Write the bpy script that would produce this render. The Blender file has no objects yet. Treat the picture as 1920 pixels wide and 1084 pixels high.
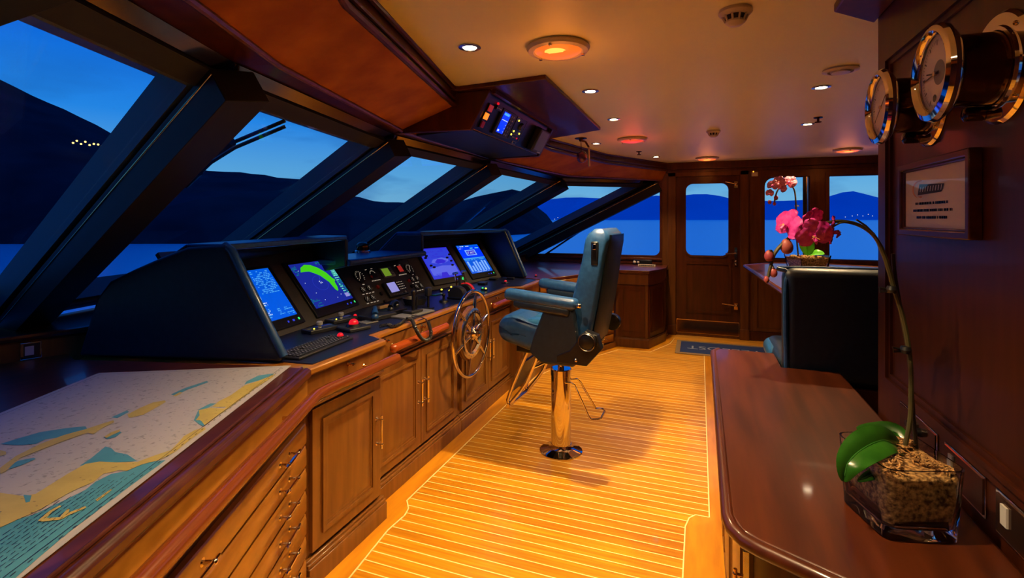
import bpy, bmesh, math, random
from mathutils import Vector as V, Matrix
random.seed(7)
S = bpy.context.scene
COL = S.collection
PI = math.pi

# ---------------------------------------------------------------- camera
EYE, FPX = 1.5, 940.0
TH = math.atan(352 / 940.)
cam_d = bpy.data.cameras.new('camera'); cam = bpy.data.objects.new('camera', cam_d); COL.objects.link(cam)
cam.location = (0, 0, EYE); cam.rotation_euler = (PI / 2, 0, TH)
cam_d.sensor_width = 36; cam_d.lens = 36 * FPX / 1920; cam_d.shift_y = -(542 - 410) / 1920
cam_d.clip_start = .02; cam_d.clip_end = 20000
S.camera = cam
S.view_settings.view_transform = 'Standard'; S.view_settings.look = 'None'
S.view_settings.exposure = 0.0; S.view_settings.gamma = 1.0; S.view_settings.use_curve_mapping = False

# ---------------------------------------------------------------- world: dusk sky
W = bpy.data.worlds.new('dusk_sky'); S.world = W; W.use_nodes = True
nt = W.node_tree; nt.nodes.clear()
def N(t, **k):
    n = nt.nodes.new(t)
    for a, b in k.items(): setattr(n, a, b)
    return n
out = N('ShaderNodeOutputWorld'); bg = N('ShaderNodeBackground'); tc = N('ShaderNodeTexCoord')
sx = N('ShaderNodeSeparateXYZ'); nt.links.new(tc.outputs['Generated'], sx.inputs[0])
def ramp(stops, inp):
    r = N('ShaderNodeValToRGB'); el = r.color_ramp.elements
    while len(el) > 1: el.remove(el[-1])
    for i, (p, c) in enumerate(stops):
        e = el[0] if i == 0 else el.new(p)
        e.position = p; e.color = (*c, 1)
    nt.links.new(inp, r.inputs[0]); return r
r1 = ramp([(0, (.05, .26, .66)), (.02, (.20, .50, .76)), (.08, (.12, .43, .80)), (.17, (.02, .26, .84)), (.30, (.0, .12, .72)), (1, (.0, .07, .50))], sx.outputs['Z'])
noi = N('ShaderNodeTexNoise'); mp = N('ShaderNodeMapping'); mp.inputs['Scale'].default_value = (2.2, 2.2, 9)
nt.links.new(tc.outputs['Generated'], mp.inputs[0]); nt.links.new(mp.outputs[0], noi.inputs['Vector'])
noi.inputs['Scale'].default_value = 1.6; noi.inputs['Detail'].default_value = 4
r2 = ramp([(.5, (0, 0, 0)), (.68, (1, 1, 1))], noi.outputs['Fac'])
mx = N('ShaderNodeMixRGB'); mx.inputs[2].default_value = (.008, .10, .40, 1)
r3 = ramp([(0, (.85, .85, .85)), (.12, (.7, .7, .7)), (.28, (.0, .0, .0))], sx.outputs['Z'])
ml = N('ShaderNodeMath', operation='MULTIPLY'); nt.links.new(r3.outputs[0], ml.inputs[1])
nt.links.new(r2.outputs[0], ml.inputs[0]); nt.links.new(ml.outputs[0], mx.inputs[0]); nt.links.new(r1.outputs[0], mx.inputs[1])
nt.links.new(mx.outputs[0], bg.inputs[0]); bg.inputs[1].default_value = 1.0; nt.links.new(bg.outputs[0], out.inputs[0])

LAMP_W = 95.0          # every recessed ceiling lamp
DOME_W = 1.1           # amber dome lamps

# ---------------------------------------------------------------- positions: a pixel of the photograph met with a known plane
ct, st = math.cos(TH), math.sin(TH)
C0 = V((0, 0, EYE))
def ray(u, v):
    a = (u - 960) / FPX; b = (410 - v) / FPX
    return V((-st + a * ct, ct + a * st, b))
def Zp(u, v, z): r = ray(u, v); return C0 + r * ((z - EYE) / r.z)
def Xp(u, v, x): r = ray(u, v); return C0 + r * (x / r.x)
def Yp(u, v, y): r = ray(u, v); return C0 + r * (y / r.y)
def Dp(u, v, t): return C0 + ray(u, v) * t
def Pl(u, v, o, n):
    r = ray(u, v); return C0 + r * ((V(o) - C0).dot(n) / r.dot(n))
def Vp(u, v, p, q):
    n = V((q[1] - p[1], -(q[0] - p[0]), 0)); return Pl(u, v, V((p[0], p[1], 0)), n)

# ---------------------------------------------------------------- materials
MT = {}
def mat(name, col=(.5, .5, .5), rough=.5, metal=0, coat=0, emit=None, es=1.0, spec=.5):
    m = bpy.data.materials.new(name); m.use_nodes = True; b = m.node_tree.nodes['Principled BSDF']
    b.inputs['Base Color'].default_value = (*col, 1); b.inputs['Roughness'].default_value = rough
    b.inputs['Metallic'].default_value = metal; b.inputs['Coat Weight'].default_value = coat
    b.inputs['Coat Roughness'].default_value = .06; b.inputs['Specular IOR Level'].default_value = spec
    if emit: b.inputs['Emission Color'].default_value = (*emit, 1); b.inputs['Emission Strength'].default_value = es
    MT[name] = m; return m
def noise_mat(name, c1, c2, scale=(1, 1, 1), nscale=5, detail=5, rough=.4, coat=0, bump=0, lo=.35, hi=.65, metal=0, spec=.5, distort=0.):
    m = mat(name, c1, rough, metal, coat, spec=spec); t = m.node_tree; L = t.links; b = t.nodes['Principled BSDF']
    tc = t.nodes.new('ShaderNodeTexCoord'); mp = t.nodes.new('ShaderNodeMapping'); mp.inputs['Scale'].default_value = scale
    n = t.nodes.new('ShaderNodeTexNoise'); n.inputs['Scale'].default_value = nscale; n.inputs['Detail'].default_value = detail; n.inputs['Distortion'].default_value = distort
    r = t.nodes.new('ShaderNodeValToRGB'); r.color_ramp.elements[0].position = lo; r.color_ramp.elements[1].position = hi
    r.color_ramp.elements[0].color = (*c1, 1); r.color_ramp.elements[1].color = (*c2, 1)
    L.new(tc.outputs['Object'], mp.inputs[0]); L.new(mp.outputs[0], n.inputs['Vector']); L.new(n.outputs['Fac'], r.inputs[0]); L.new(r.outputs[0], b.inputs['Base Color'])
    if bump:
        bp = t.nodes.new('ShaderNodeBump'); bp.inputs['Strength'].default_value = bump; bp.inputs['Distance'].default_value = .01
        L.new(n.outputs['Fac'], bp.inputs['Height']); L.new(bp.outputs[0], b.inputs['Normal'])
    return m
noise_mat('mahogany', (.045, .009, .0015), (.075, .015, .003), (9, 9, .9), 3, rough=.36, coat=.08, spec=.3)
noise_mat('mahogany_mid', (.085, .026, .005), (.13, .042, .008), (9, 9, .9), 3, rough=.36, coat=.08, spec=.3)
noise_mat('mahogany_flat', (.050, .010, .0025), (.095, .020, .005), (9, .9, 9), 3, rough=.34, coat=.30, spec=.35)
noise_mat('cherry', (.15, .052, .008), (.22, .084, .014), (9, 9, .8), 3, rough=.32, coat=.25)
noise_mat('cherry_flat', (.27, .098, .010), (.38, .15, .016), (9, .8, 9), 3, rough=.28, coat=.4)
noise_mat('rail_dark', (.17, .036, .005), (.21, .045, .006), (2, .3, 2), 2, rough=.22, coat=.3)
noise_mat('rail_red', (.29, .050, .005), (.34, .062, .007), (2, .3, 2), 2, rough=.22, coat=.3)
noise_mat('ceiling_paint', (.88, .88, .48), (.90, .90, .50), nscale=1.5, rough=.45)
mat('cream', (.78, .68, .56), .4); mat('cream_plastic', (.55, .48, .38), .35)
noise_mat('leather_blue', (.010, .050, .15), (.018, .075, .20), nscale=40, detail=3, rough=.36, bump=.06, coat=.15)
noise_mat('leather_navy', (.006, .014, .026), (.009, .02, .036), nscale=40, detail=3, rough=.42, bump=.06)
mat('vinyl_blue', (.02, .09, .2), .3, coat=.2)
noise_mat('worktop_blue', (.006, .009, .035), (.010, .014, .05), nscale=60, rough=.35, bump=.03)
mat('black', (.006, .006, .007), .35); mat('black_gloss', (.004, .004, .005), .08, coat=1); mat('dark_plastic', (.018, .018, .02), .4)
noise_mat('panel_grey', (.055, .050, .045), (.062, .056, .05), nscale=30, rough=.5)
mat('pillar_black', (.012, .012, .012), .5, spec=.2); mat('pillar_brown', (.045, .028, .022), .5, spec=.25)
mat('frame_grey', (.075, .095, .10), .55, spec=.3); mat('grey', (.16, .16, .16), .4); mat('grey_light', (.33, .34, .35), .4); mat('rubber', (.01, .01, .01), .7)
mat('chrome', (.78, .74, .70), .07, 1); mat('steel', (.55, .53, .5), .22, 1); mat('brass', (.75, .48, .2), .18, 1); mat('dark_chrome', (.20, .165, .15), .16, 1); mat('bronze', (.10, .045, .02), .12, .85)
mat('white', (.75, .73, .7), .5); mat('ivory', (.62, .52, .40), .45); mat('ink', (.02, .015, .012), .6); mat('red_paint', (.5, .03, .02), .35); mat('green_paint', (.02, .3, .08), .35); mat('wood_pale', (.45, .28, .13), .4)
for nm, c, s in (('e_red', (1, .01, .02), .8), ('backlit', (.85, .68, .5), .5), ('e_red_dim', (.6, .03, .02), .5), ('e_amber', (1, .32, .02), 3), ('e_yellow', (1, .75, .05), 3), ('e_green', (.05, .9, .2), 1.2), ('e_orange', (1, .16, .01), 2.0),
                 ('s_blue', (.0, .10, .75), 1), ('s_sky', (.22, .45, 1), 1), ('s_indigo', (.03, .02, .62), 1), ('s_navy', (.0, .012, .20), 1), ('s_green', (.06, .62, .01), 1), ('s_teal', (.0, .28, .20), 1), ('s_mint', (.15, .75, .5), 1),
                 ('s_violet', (.03, .05, .66), 1), ('s_deep', (.01, .02, .30), 1), ('s_lav', (.32, .30, .75), .9), ('s_lime', (.17, .30, .02), .8), ('s_cyan', (.08, .42, .85), 1), ('s_white', (.7, .8, 1), 1), ('s_vivid', (.0, .03, 1), 1.3), ('s_purple', (.10, .13, .78), 1),
                 ('lamp_glow', (1, .78, .5), 45), ('dome_orange', (1, .13, .012), 1.3), ('dome_red', (1, .06, .02), 1.0), ('dome_hot', (1, .42, .06), 1.8), ('house_light', (1, .55, .1), 5)):
    mat(nm, (0, 0, 0), .3, emit=c, es=s)
noise_mat('chart_white', (.24, .225, .22), (.42, .40, .385), (1, 1, 1), 55, 6, .55, lo=.30, hi=.42)
noise_mat('chart_sand', (.44, .34, .07), (.52, .41, .09), nscale=14, rough=.55); noise_mat('chart_teal', (.06, .25, .32), (.08, .30, .38), nscale=12, rough=.55)
mat('paper', (.42, .40, .385), .55)
noise_mat('leaf', (.018, .10, .008), (.035, .17, .014), (3, 3, 3), 6, rough=.3, coat=.3); mat('leaf_bright', (.12, .5, .03), .35)
noise_mat('petal', (.68, .02, .33), (.88, .09, .50), nscale=60, rough=.45); mat('petal_core', (.75, .3, .12), .5); noise_mat('petal_pale', (.6, .12, .22), (.8, .3, .4), nscale=90, rough=.45)
noise_mat('bud', (.35, .05, .06), (.45, .12, .10), nscale=20, rough=.45); noise_mat('stem', (.07, .055, .02), (.10, .09, .03), nscale=20, rough=.45); mat('stem_dark', (.035, .025, .012), .5)
noise_mat('bark', (.12, .045, .012), (.80, .45, .16), nscale=110, detail=6, rough=.8, bump=1.0)
noise_mat('hill_dark', (.006, .010, .020), (.012, .020, .035), nscale=.06, rough=.95, spec=.05); noise_mat('hill_far_haze', (.02, .34, .74), (.03, .38, .80), nscale=.003, rough=1, spec=0)  # far hill: blue haze is painted into the base colour
mat('mat_blue', (.01, .03, .13), .9); mat('mat_tan', (.24, .15, .07), .9); mat('mat_letter', (.30, .33, .40), .9)

def glass_mat(name, tint, refl_ior, gl=(1, 1, 1)):
    m = bpy.data.materials.new(name); m.use_nodes = True; t = m.node_tree; t.nodes.clear(); L = t.links
    o = t.nodes.new('ShaderNodeOutputMaterial'); a = t.nodes.new('ShaderNodeBsdfTransparent'); g = t.nodes.new('ShaderNodeBsdfGlossy'); x = t.nodes.new('ShaderNodeMixShader'); f = t.nodes.new('ShaderNodeFresnel')
    a.inputs[0].default_value = (*tint, 1); g.inputs['Roughness'].default_value = .02; g.inputs[0].default_value = (*gl, 1); f.inputs[0].default_value = refl_ior
    ge = t.nodes.new('ShaderNodeNewGeometry'); iv = t.nodes.new('ShaderNodeMath'); iv.operation = 'SUBTRACT'; iv.inputs[0].default_value = 1; L.new(ge.outputs['Backfacing'], iv.inputs[1])
    mu = t.nodes.new('ShaderNodeMath'); mu.operation = 'MULTIPLY'; L.new(f.outputs[0], mu.inputs[0]); L.new(iv.outputs[0], mu.inputs[1])
    L.new(mu.outputs[0], x.inputs[0]); L.new(a.outputs[0], x.inputs[1]); L.new(g.outputs[0], x.inputs[2]); L.new(x.outputs[0], o.inputs[0]); MT[name] = m
glass_mat('glass', (.93, .96, .97), 1.18); glass_mat('dial_glass', (.97, .97, .95), 1.15)
def real_glass():
    m = bpy.data.materials.new('vase_glass'); m.use_nodes = True; b = m.node_tree.nodes['Principled BSDF']
    b.inputs['Base Color'].default_value = (.93, .97, .97, 1); b.inputs['Transmission Weight'].default_value = 1; b.inputs['Roughness'].default_value = .01; b.inputs['IOR'].default_value = 1.45; MT['vase_glass'] = m
real_glass()

def teak():
    m = mat('teak_floor', (.5, .2, .03), .34, coat=.12, spec=.3); t = m.node_tree; L = t.links; b = t.nodes['Principled BSDF']
    def nd(k, **kw):
        n = t.nodes.new(k)
        for a, c in kw.items(): setattr(n, a, c)
        return n
    tc = nd('ShaderNodeTexCoord'); sp = nd('ShaderNodeSeparateXYZ'); L.new(tc.outputs['Object'], sp.inputs[0])
    d = nd('ShaderNodeMath', operation='DIVIDE'); d.inputs[1].default_value = .0612; L.new(sp.outputs['Y'], d.inputs[0])
    fr = nd('ShaderNodeMath', operation='FRACT'); L.new(d.outputs[0], fr.inputs[0])
    fl = nd('ShaderNodeMath', operation='FLOOR'); L.new(d.outputs[0], fl.inputs[0])
    lt = nd('ShaderNodeMath', operation='LESS_THAN'); lt.inputs[1].default_value = .085; L.new(fr.outputs[0], lt.inputs[0])
    wn = nd('ShaderNodeTexWhiteNoise', noise_dimensions='1D'); L.new(fl.outputs[0], wn.inputs['W'])
    mp = nd('ShaderNodeMapping'); mp.inputs['Scale'].default_value = (1.2, 22, 1); L.new(tc.outputs['Object'], mp.inputs[0])
    ad = nd('ShaderNodeVectorMath', operation='ADD'); L.new(mp.outputs[0], ad.inputs[0]); L.new(wn.outputs['Color'], ad.inputs[1])
    no = nd('ShaderNodeTexNoise'); no.inputs['Scale'].default_value = 3; no.inputs['Detail'].default_value = 5; L.new(ad.outputs[0], no.inputs['Vector'])
    mu = nd('ShaderNodeMath', operation='MULTIPLY_ADD'); mu.inputs[1].default_value = .35; L.new(wn.outputs['Value'], mu.inputs[0]); L.new(no.outputs['Fac'], mu.inputs[2])
    r = nd('ShaderNodeValToRGB'); r.color_ramp.elements[0].position = .4; r.color_ramp.elements[1].position = .95
    r.color_ramp.elements[0].color = (.44, .155, .004, 1); r.color_ramp.elements[1].color = (.74, .32, .010, 1); L.new(mu.outputs[0], r.inputs[0])
    mx = nd('ShaderNodeMixRGB'); mx.inputs[2].default_value = (.95, .74, .34, 1); L.new(lt.outputs[0], mx.inputs[0]); L.new(r.outputs[0], mx.inputs[1]); L.new(mx.outputs[0], b.inputs['Base Color'])
teak()
noise_mat('teak_margin', (.54, .19, .006), (.72, .29, .01), (6, .9, 1), 3, rough=.3, coat=.25); mat('caulk', (.95, .74, .34), .5)
def sea():
    m = mat('sea_water', (.30, .72, 1.0), .28, .55, spec=.8); t = m.node_tree; b = t.nodes['Principled BSDF']
    n = t.nodes.new('ShaderNodeTexNoise'); n.inputs['Scale'].default_value = .5; n.inputs['Detail'].default_value = 3
    tc = t.nodes.new('ShaderNodeTexCoord'); t.links.new(tc.outputs['Object'], n.inputs['Vector'])
    bp = t.nodes.new('ShaderNodeBump'); bp.inputs['Strength'].default_value = .12; t.links.new(n.outputs['Fac'], bp.inputs['Height']); t.links.new(bp.outputs[0], b.inputs['Normal'])
sea()

# ---------------------------------------------------------------- mesh building
ID = Matrix.Identity(3)
def Rz(a): return Matrix.Rotation(a, 3, 'Z')
def axes(e, w):
    e = V(e).normalized(); n = e.cross(V(w)).normalized(); w = n.cross(e).normalized()
    return Matrix((e, w, n)).transposed()
def orig(o):
    p = V((0, 0, 0))
    while o: p += o.location; o = o.parent
    return p
class MB:
    def __init__(s, m='mahogany'): s.v = []; s.f = []; s.mi = []; s.ms = []; s.m(m)
    def m(s, name):
        if name not in s.ms: s.ms.append(name)
        s.c = s.ms.index(name); return s
    def add(s, vs, fs):
        k = len(s.v); s.v += [V(p) for p in vs]; s.f += [[i + k for i in f] for f in fs]; s.mi += [s.c] * len(fs); return s
    def poly(s, pts): return s.add(pts, [list(range(len(pts)))])
    def prism(s, pts, vec):
        n = len(pts); vec = V(vec); a = [V(p) for p in pts]
        return s.add(a + [p + vec for p in a], [list(range(n))[::-1], list(range(n, 2 * n))] + [[i, (i + 1) % n, n + (i + 1) % n, n + i] for i in range(n)])
    def slab(s, xy, z0, z1): return s.prism([V((p[0], p[1], z0)) for p in xy], (0, 0, z1 - z0))
    def box(s, c, d, R=ID):
        c = V(c); h = [V((x * d[0] / 2, y * d[1] / 2, z * d[2] / 2)) for x in (-1, 1) for y in (-1, 1) for z in (-1, 1)]
        return s.add([c + R @ p for p in h], [[0, 1, 3, 2], [4, 6, 7, 5], [0, 4, 5, 1], [2, 3, 7, 6], [0, 2, 6, 4], [1, 5, 7, 3]])
    def bx(s, x0, x1, y0, y1, z0, z1): return s.box(((x0 + x1) / 2, (y0 + y1) / 2, (z0 + z1) / 2), (x1 - x0, y1 - y0, z1 - z0))
    def rbox(s, c, d, r, R=ID, seg=4, warp=None):
        b = bmesh.new(); bmesh.ops.create_cube(b, size=1)
        for v in b.verts: v.co = V((v.co.x * d[0], v.co.y * d[1], v.co.z * d[2]))
        bmesh.ops.bevel(b, geom=b.edges[:], offset=r, segments=seg, profile=.5, affect='EDGES', clamp_overlap=True)
        if warp:
            bmesh.ops.subdivide_edges(b, edges=[e for e in b.edges if e.calc_length() > .06], cuts=8, use_grid_fill=True)
            for v in b.verts: v.co = warp(v.co)
        vs = [V(c) + R @ v.co for v in b.verts]; fs = [[v.index for v in f.verts] for f in b.faces]; b.free(); return s.add(vs, fs)
    def tube(s, path, r, n=10, closed=False, cap=True):
        P = [V(p) for p in path]; k = len(P); rs = r if isinstance(r, (list, tuple)) else [r] * k; vs = []; up = None
        for i in range(k):
            a = P[i - 1] if (i or closed) else P[0]; b = P[(i + 1) % k] if (i < k - 1 or closed) else P[-1]
            t = (b - a).normalized()
            if up is None:
                up = t.orthogonal().normalized()
            up = (up - t * up.dot(t)).normalized(); w = t.cross(up)
            for j in range(n):
                q = 2 * PI * j / n; vs.append(P[i] + (up * math.cos(q) + w * math.sin(q)) * rs[i])
        fs = [[i * n + j, i * n + (j + 1) % n, ((i + 1) % k) * n + (j + 1) % n, ((i + 1) % k) * n + j] for i in range(k if closed else k - 1) for j in range(n)]
        if cap and not closed: fs += [list(range(n))[::-1], [(k - 1) * n + j for j in range(n)]]
        return s.add(vs, fs)
    def lathe(s, prof, o=(0, 0, 0), ax=(0, 0, 1), n=28, cap=True):
        ax = V(ax).normalized(); a = ax.orthogonal().normalized(); b = ax.cross(a); o = V(o); vs = []
        for r, h in prof:
            for j in range(n):
                q = 2 * PI * j / n; vs.append(o + ax * h + (a * math.cos(q) + b * math.sin(q)) * max(r, 1e-5))
        k = len(prof); fs = [[i * n + j, i * n + (j + 1) % n, (i + 1) * n + (j + 1) % n, (i + 1) * n + j] for i in range(k - 1) for j in range(n)]
        if cap: fs += [list(range(n))[::-1], [(k - 1) * n + j for j in range(n)]]
        return s.add(vs, fs)
    def ball(s, o, r, n=16, sc=1.0, ax=(0, 0, 1)):
        return s.lathe([(r * math.sin(PI * i / 10), -r * sc * math.cos(PI * i / 10)) for i in range(11)], o, ax, n)
    def ringf(s, loop_in, loop_out, vec):
        n = len(loop_in); a = [V(p) for p in loop_in]; b = [V(p) for p in loop_out]; vec = V(vec)
        vs = a + b + [p + vec for p in a] + [p + vec for p in b]; fs = []
        for i in range(n):
            j = (i + 1) % n
            fs += [[i, j, n + j, n + i], [2 * n + i, 3 * n + i, 3 * n + j, 2 * n + j], [i, 2 * n + i, 2 * n + j, j], [n + i, n + j, 3 * n + j, 3 * n + i]]
        return s.add(vs, fs)
    def build(s, name, parent=None, label=None, cat=None, group=None, kind=None, loc=None, bevel=0, ang=38):
        me = bpy.data.meshes.new(name)
        if parent: base = orig(parent)
        else: base = V(loc) if loc is not None else V((0, 0, 0))
        me.from_pydata([tuple(p - base) for p in s.v], [], s.f)
        for k in s.ms: me.materials.append(MT[k])
        me.polygons.foreach_set('material_index', s.mi)
        b = bmesh.new(); b.from_mesh(me); bmesh.ops.recalc_face_normals(b, faces=b.faces[:]); b.to_mesh(me); b.free()
        me.polygons.foreach_set('use_smooth', [True] * len(me.polygons)); me.set_sharp_from_angle(angle=math.radians(ang)); me.update()
        o = bpy.data.objects.new(name, me); COL.objects.link(o)
        if parent: o.parent = parent
        elif loc is not None: o.location = base
        if bevel:
            md = o.modifiers.new('bevel', 'BEVEL'); md.width = bevel; md.segments = 2; md.limit_method = 'ANGLE'; md.angle_limit = math.radians(40); md.harden_normals = False
        for k, x in (('label', label), ('category', cat), ('group', group), ('kind', kind)):
            if x: o[k] = x
        return o
def thing(name, label, cat, loc=(0, 0, 0), group=None):
    o = bpy.data.objects.new(name, None); COL.objects.link(o); o.location = loc; o.empty_display_size = .05
    o['label'] = label; o['category'] = cat
    if group: o['group'] = group
    return o
def struct(mb, name, parent=None, bevel=0):
    return mb.build(name, parent, kind=None if parent else 'structure', bevel=bevel)
def copy_tree(o, loc=None, parent=None, label=None):
    c = o.copy(); COL.objects.link(c)
    if parent: c.parent = parent
    if loc is not None: c.location = loc
    if label: c['label'] = label
    for ch in o.children: copy_tree(ch, None, c)
    return c
_txt = {}
def text_geo(mb, string, size, O, e, w, depth=.0, align='CENTER'):
    """flat lettering laid on a plane: O centre, e reading direction, w up"""
    cu = bpy.data.curves.new('t', 'FONT'); cu.body = string; cu.size = size; cu.align_x = align; cu.align_y = 'CENTER'
    o = bpy.data.objects.new('t', cu); COL.objects.link(o); dg = bpy.context.evaluated_depsgraph_get(); me = o.evaluated_get(dg).to_mesh()
    e = V(e).normalized(); w = V(w).normalized(); O = V(O)
    mb.add([O + e * v.co.x + w * v.co.y for v in me.vertices], [list(p.vertices) for p in me.polygons])
    o.evaluated_get(dg).to_mesh_clear(); COL.objects.unlink(o); bpy.data.objects.remove(o); bpy.data.curves.remove(cu)
class Fr:
    """a flat face in the room: origin, along, up, outward"""
    def __init__(s, O, e, w): s.O = V(O); s.e = V(e).normalized(); s.n = s.e.cross(V(w)).normalized(); s.w = s.n.cross(s.e).normalized(); s.R = Matrix((s.e, s.w, s.n)).transposed()
    def p(s, a, h, d=0): return s.O + s.e * a + s.w * h + s.n * d
    def px(s, u, v):
        q = Pl(u, v, s.O, s.n) - s.O; return q.dot(s.e), q.dot(s.w)
    def rect(s, mb, a0, a1, h0, h1, d): mb.poly([s.p(a0, h0, d), s.p(a1, h0, d), s.p(a1, h1, d), s.p(a0, h1, d)])
    def box(s, mb, a0, a1, h0, h1, d0, d1): mb.box(s.p((a0 + a1) / 2, (h0 + h1) / 2, (d0 + d1) / 2), (a1 - a0, h1 - h0, abs(d1 - d0)), s.R)
    def disc(s, mb, a, h, r, d0, d1, n=20, r2=None): mb.lathe([(r, d0), (r2 or r, d1)], s.p(a, h, 0), s.n, n)
def rrect(x0, x1, y0, y1, r, k=5):
    pts = []
    for cx, cy, a0 in ((x1 - r, y1 - r, 0), (x0 + r, y1 - r, 90), (x0 + r, y0 + r, 180), (x1 - r, y0 + r, 270)):
        for i in range(k + 1):
            a = math.radians(a0 + 90 * i / k); pts.append((cx + r * math.cos(a), cy + r * math.sin(a)))
    return pts
def rrect_out(x0, x1, y0, y1, k=5):
    pts = []
    for cx, cy, q in ((x1, y1, 0), (x0, y1, 1), (x0, y0, 2), (x1, y0, 3)):
        for i in range(k + 1): pts.append((cx, cy))
    return pts

# ================================================================ SETTING
YF, ZC, ZT = 6.82, 2.22, .90      # far wall, ceiling, worktop height
struct(MB('teak_floor').bx(-1.75, 2.6, -.45, 6.83, -.03, 0), 'floor')
struct(MB('ceiling_paint').slab([(-.25, -.5), (2.6, -.5), (2.6, 6.9), (-.36, 6.9), (-.99, 5.6), (-1.28, 4.41), (-1.27, 2.45), (-.98, 1.19), (-.67, .45)], ZC, ZC + .03), 'ceiling')

# teak margin board round the floor with its pale caulk line
ML = [(-.62, .05), (-.87, .58), (-1.365, 1.69), (-1.405, 2.05), (-1.40, 2.12), (-1.395, 2.18), (-1.41, 2.24), (-1.458, 2.30), (-1.458, 4.50), (-1.385, 4.78), (-.872, 5.80), (-.52, 5.82), (-.33, 6.3), (-.30, 6.60)]
MO = [(-.75, -.1), (-1.05, .4), (-1.52, 1.55), (-1.52, 2.16), (-1.60, 2.25), (-1.60, 4.2), (-1.52, 4.85), (-.92, 6.0), (-.55, 6.0), (-.40, 6.4), (-.38, 6.60)]
mb = MB('teak_margin'); mb.slab(ML + MO[::-1], 0, .002)
mb.m('caulk')
for a, b in zip(ML, ML[1:]):
    a = V((*a, 0)); b = V((*b, 0)); d = (b - a).normalized(); q = V((-d.y, d.x, 0)) * .003
    mb.prism([a - q, b - q, b + q, a + q], (0, 0, .003))
struct(mb, 'trim_1')
mb = MB('teak_margin')
MR = [(.045, 6.0), (.045, 2.70), (-.02, 2.70), (-.05, 2.66), (-.066, 2.58), (-.07, .3), (.2, .3), (.2, 6.0)]
mb.slab(MR, 0, .002); mb.m('caulk')
for a, b in zip(MR[:6], MR[1:6]):
    a = V((*a, 0)); b = V((*b, 0)); d = (b - a).normalized(); q = V((-d.y, d.x, 0)) * .003
    mb.prism([a - q, b - q, b + q, a + q], (0, 0, .003))
struct(mb, 'trim_2')

# ---- far wall with door and windows
def wall_y(mb, y, t, x0, x1, z0, z1, holes):
    xs = sorted({x0, x1, *[h[0] for h in holes], *[h[1] for h in holes]}); zs = sorted({z0, z1, *[h[2] for h in holes], *[h[3] for h in holes]})
    xs = [x for x in xs if x0 <= x <= x1]; zs = [z for z in zs if z0 <= z <= z1]
    for i in range(len(xs) - 1):
        for j in range(len(zs) - 1):
            cx, cz = (xs[i] + xs[i + 1]) / 2, (zs[j] + zs[j + 1]) / 2
            if any(h[0] < cx < h[1] and h[2] < cz < h[3] for h in holes): continue
            mb.bx(xs[i], xs[i + 1], y, y + t, zs[j], zs[j + 1])
DOOR = (-.29, .47, .03, 2.04); W2 = (.735, 1.225, 1.01, 2.01); W3 = (1.42, 2.25, 1.01, 2.01)
mb = MB('mahogany_mid')
wall_y(mb, YF, .07, -.49, 2.62, 0, 2.26, [DOOR, W2, W3]); mb.bx(-2.62, -.49, YF, YF + .07, 0, 1.0); mb.bx(-.62, -.49, YF, YF + .07, 1.95, 2.26)
# raised panels below the windows
for x0, x1 in ((.62, 1.28), (1.36, 2.3)):
    mb.ringf([(x, YF - .0, z) for x, z in ((x0 + .04, .16), (x1 - .04, .16), (x1 - .04, .86), (x0 + .04, .86))], [(x, YF, z) for x, z in ((x0, .12), (x1, .12), (x1, .90), (x0, .90))], (0, -.012, 0))
struct(mb, 'wall_far')
mb = MB('mahogany'); mb.bx(-.45, 2.6, YF - .05, YF, 2.13, ZC); mb.bx(-.45, 2.6, YF - .03, YF, 2.09, 2.13); struct(mb, 'trim_3', bevel=.006)
mb = MB('mahogany'); mb.bx(.56, 2.6, YF - .02, YF, 0, .10); mb.bx(.56, 2.6, YF - .026, YF, .10, .112); struct(mb, 'baseboard_far')
mb = MB('mahogany_mid'); 
for x0, x1 in ((-.385, -.29), (.47, .565)):
    mb.bx(x0, x1, YF - .025, YF, .0, 2.10); mb.bx(x0 - .006, x1 + .006, YF - .035, YF, 0, .13)
mb.bx(-.385, .565, YF - .025, YF, 2.04, 2.13); struct(mb, 'trim_4', bevel=.004)
# door
door = bpy.data.objects.new('door_1', None); COL.objects.link(door); door.location = (.09, YF, .03); door['kind'] = 'structure'
mb = MB('mahogany'); wx = (-.167, .337, 1.03, 1.946)
wall_y(mb, YF + .01, .04, DOOR[0] - .02, DOOR[1] + .02, .005, 2.06, [wx])
inn = rrect(*wx, .085); 
mb.ringf([(x, YF + .005, z) for x, z in inn], [(x, YF + .005, z) for x, z in rrect_out(*wx)], (0, .045, 0))
mb.ringf([(x, YF + .012, z) for x, z in rrect(-.167, .337, 1.03, 1.946, .085)], [(x, YF + .012, z) for x, z in rrect(-.187, .357, 1.01, 1.966, .1)], (0, -.014, 0))
Q = Fr((-.19, YF + .01, .30), (1, 0, 0), (0, 0, 1))
mb.ringf([Q.p(a, b) for a, b in ((.03, .03), (.53, .03), (.53, .62), (.03, .62))], [Q.p(a, b) for a, b in ((0, 0), (.56, 0), (.56, .65), (0, .65))], (0, -.01, 0))
mb.build('door_leaf', door)
MB('glass').bx(-.17, .34, YF + .028, YF + .034, 1.0, 1.97).build('window_pane', door)
mb = MB('chrome'); mb.bx(.405, .437, YF - .004, YF + .01, .90, 1.14); mb.tube([(.42, YF, 1.07), (.42, YF - .045, 1.07), (.41, YF - .05, 1.07), (.30, YF - .05, 1.065)], .008); mb.ball((.42, YF - .006, .97), .013); mb.ball((.42, YF - .006, .93), .011)
mb.build('door_handle', door)
mb = MB('brass'); mb.bx(-.28, .46, YF - .002, YF + .01, .20, .208); mb.bx(-.28, .46, YF + .001, YF + .01, .035, .20); mb.m('bronze').bx(-.275, .455, YF - .001, YF + .002, .04, .198); mb.build('kick_plate', door)
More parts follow.
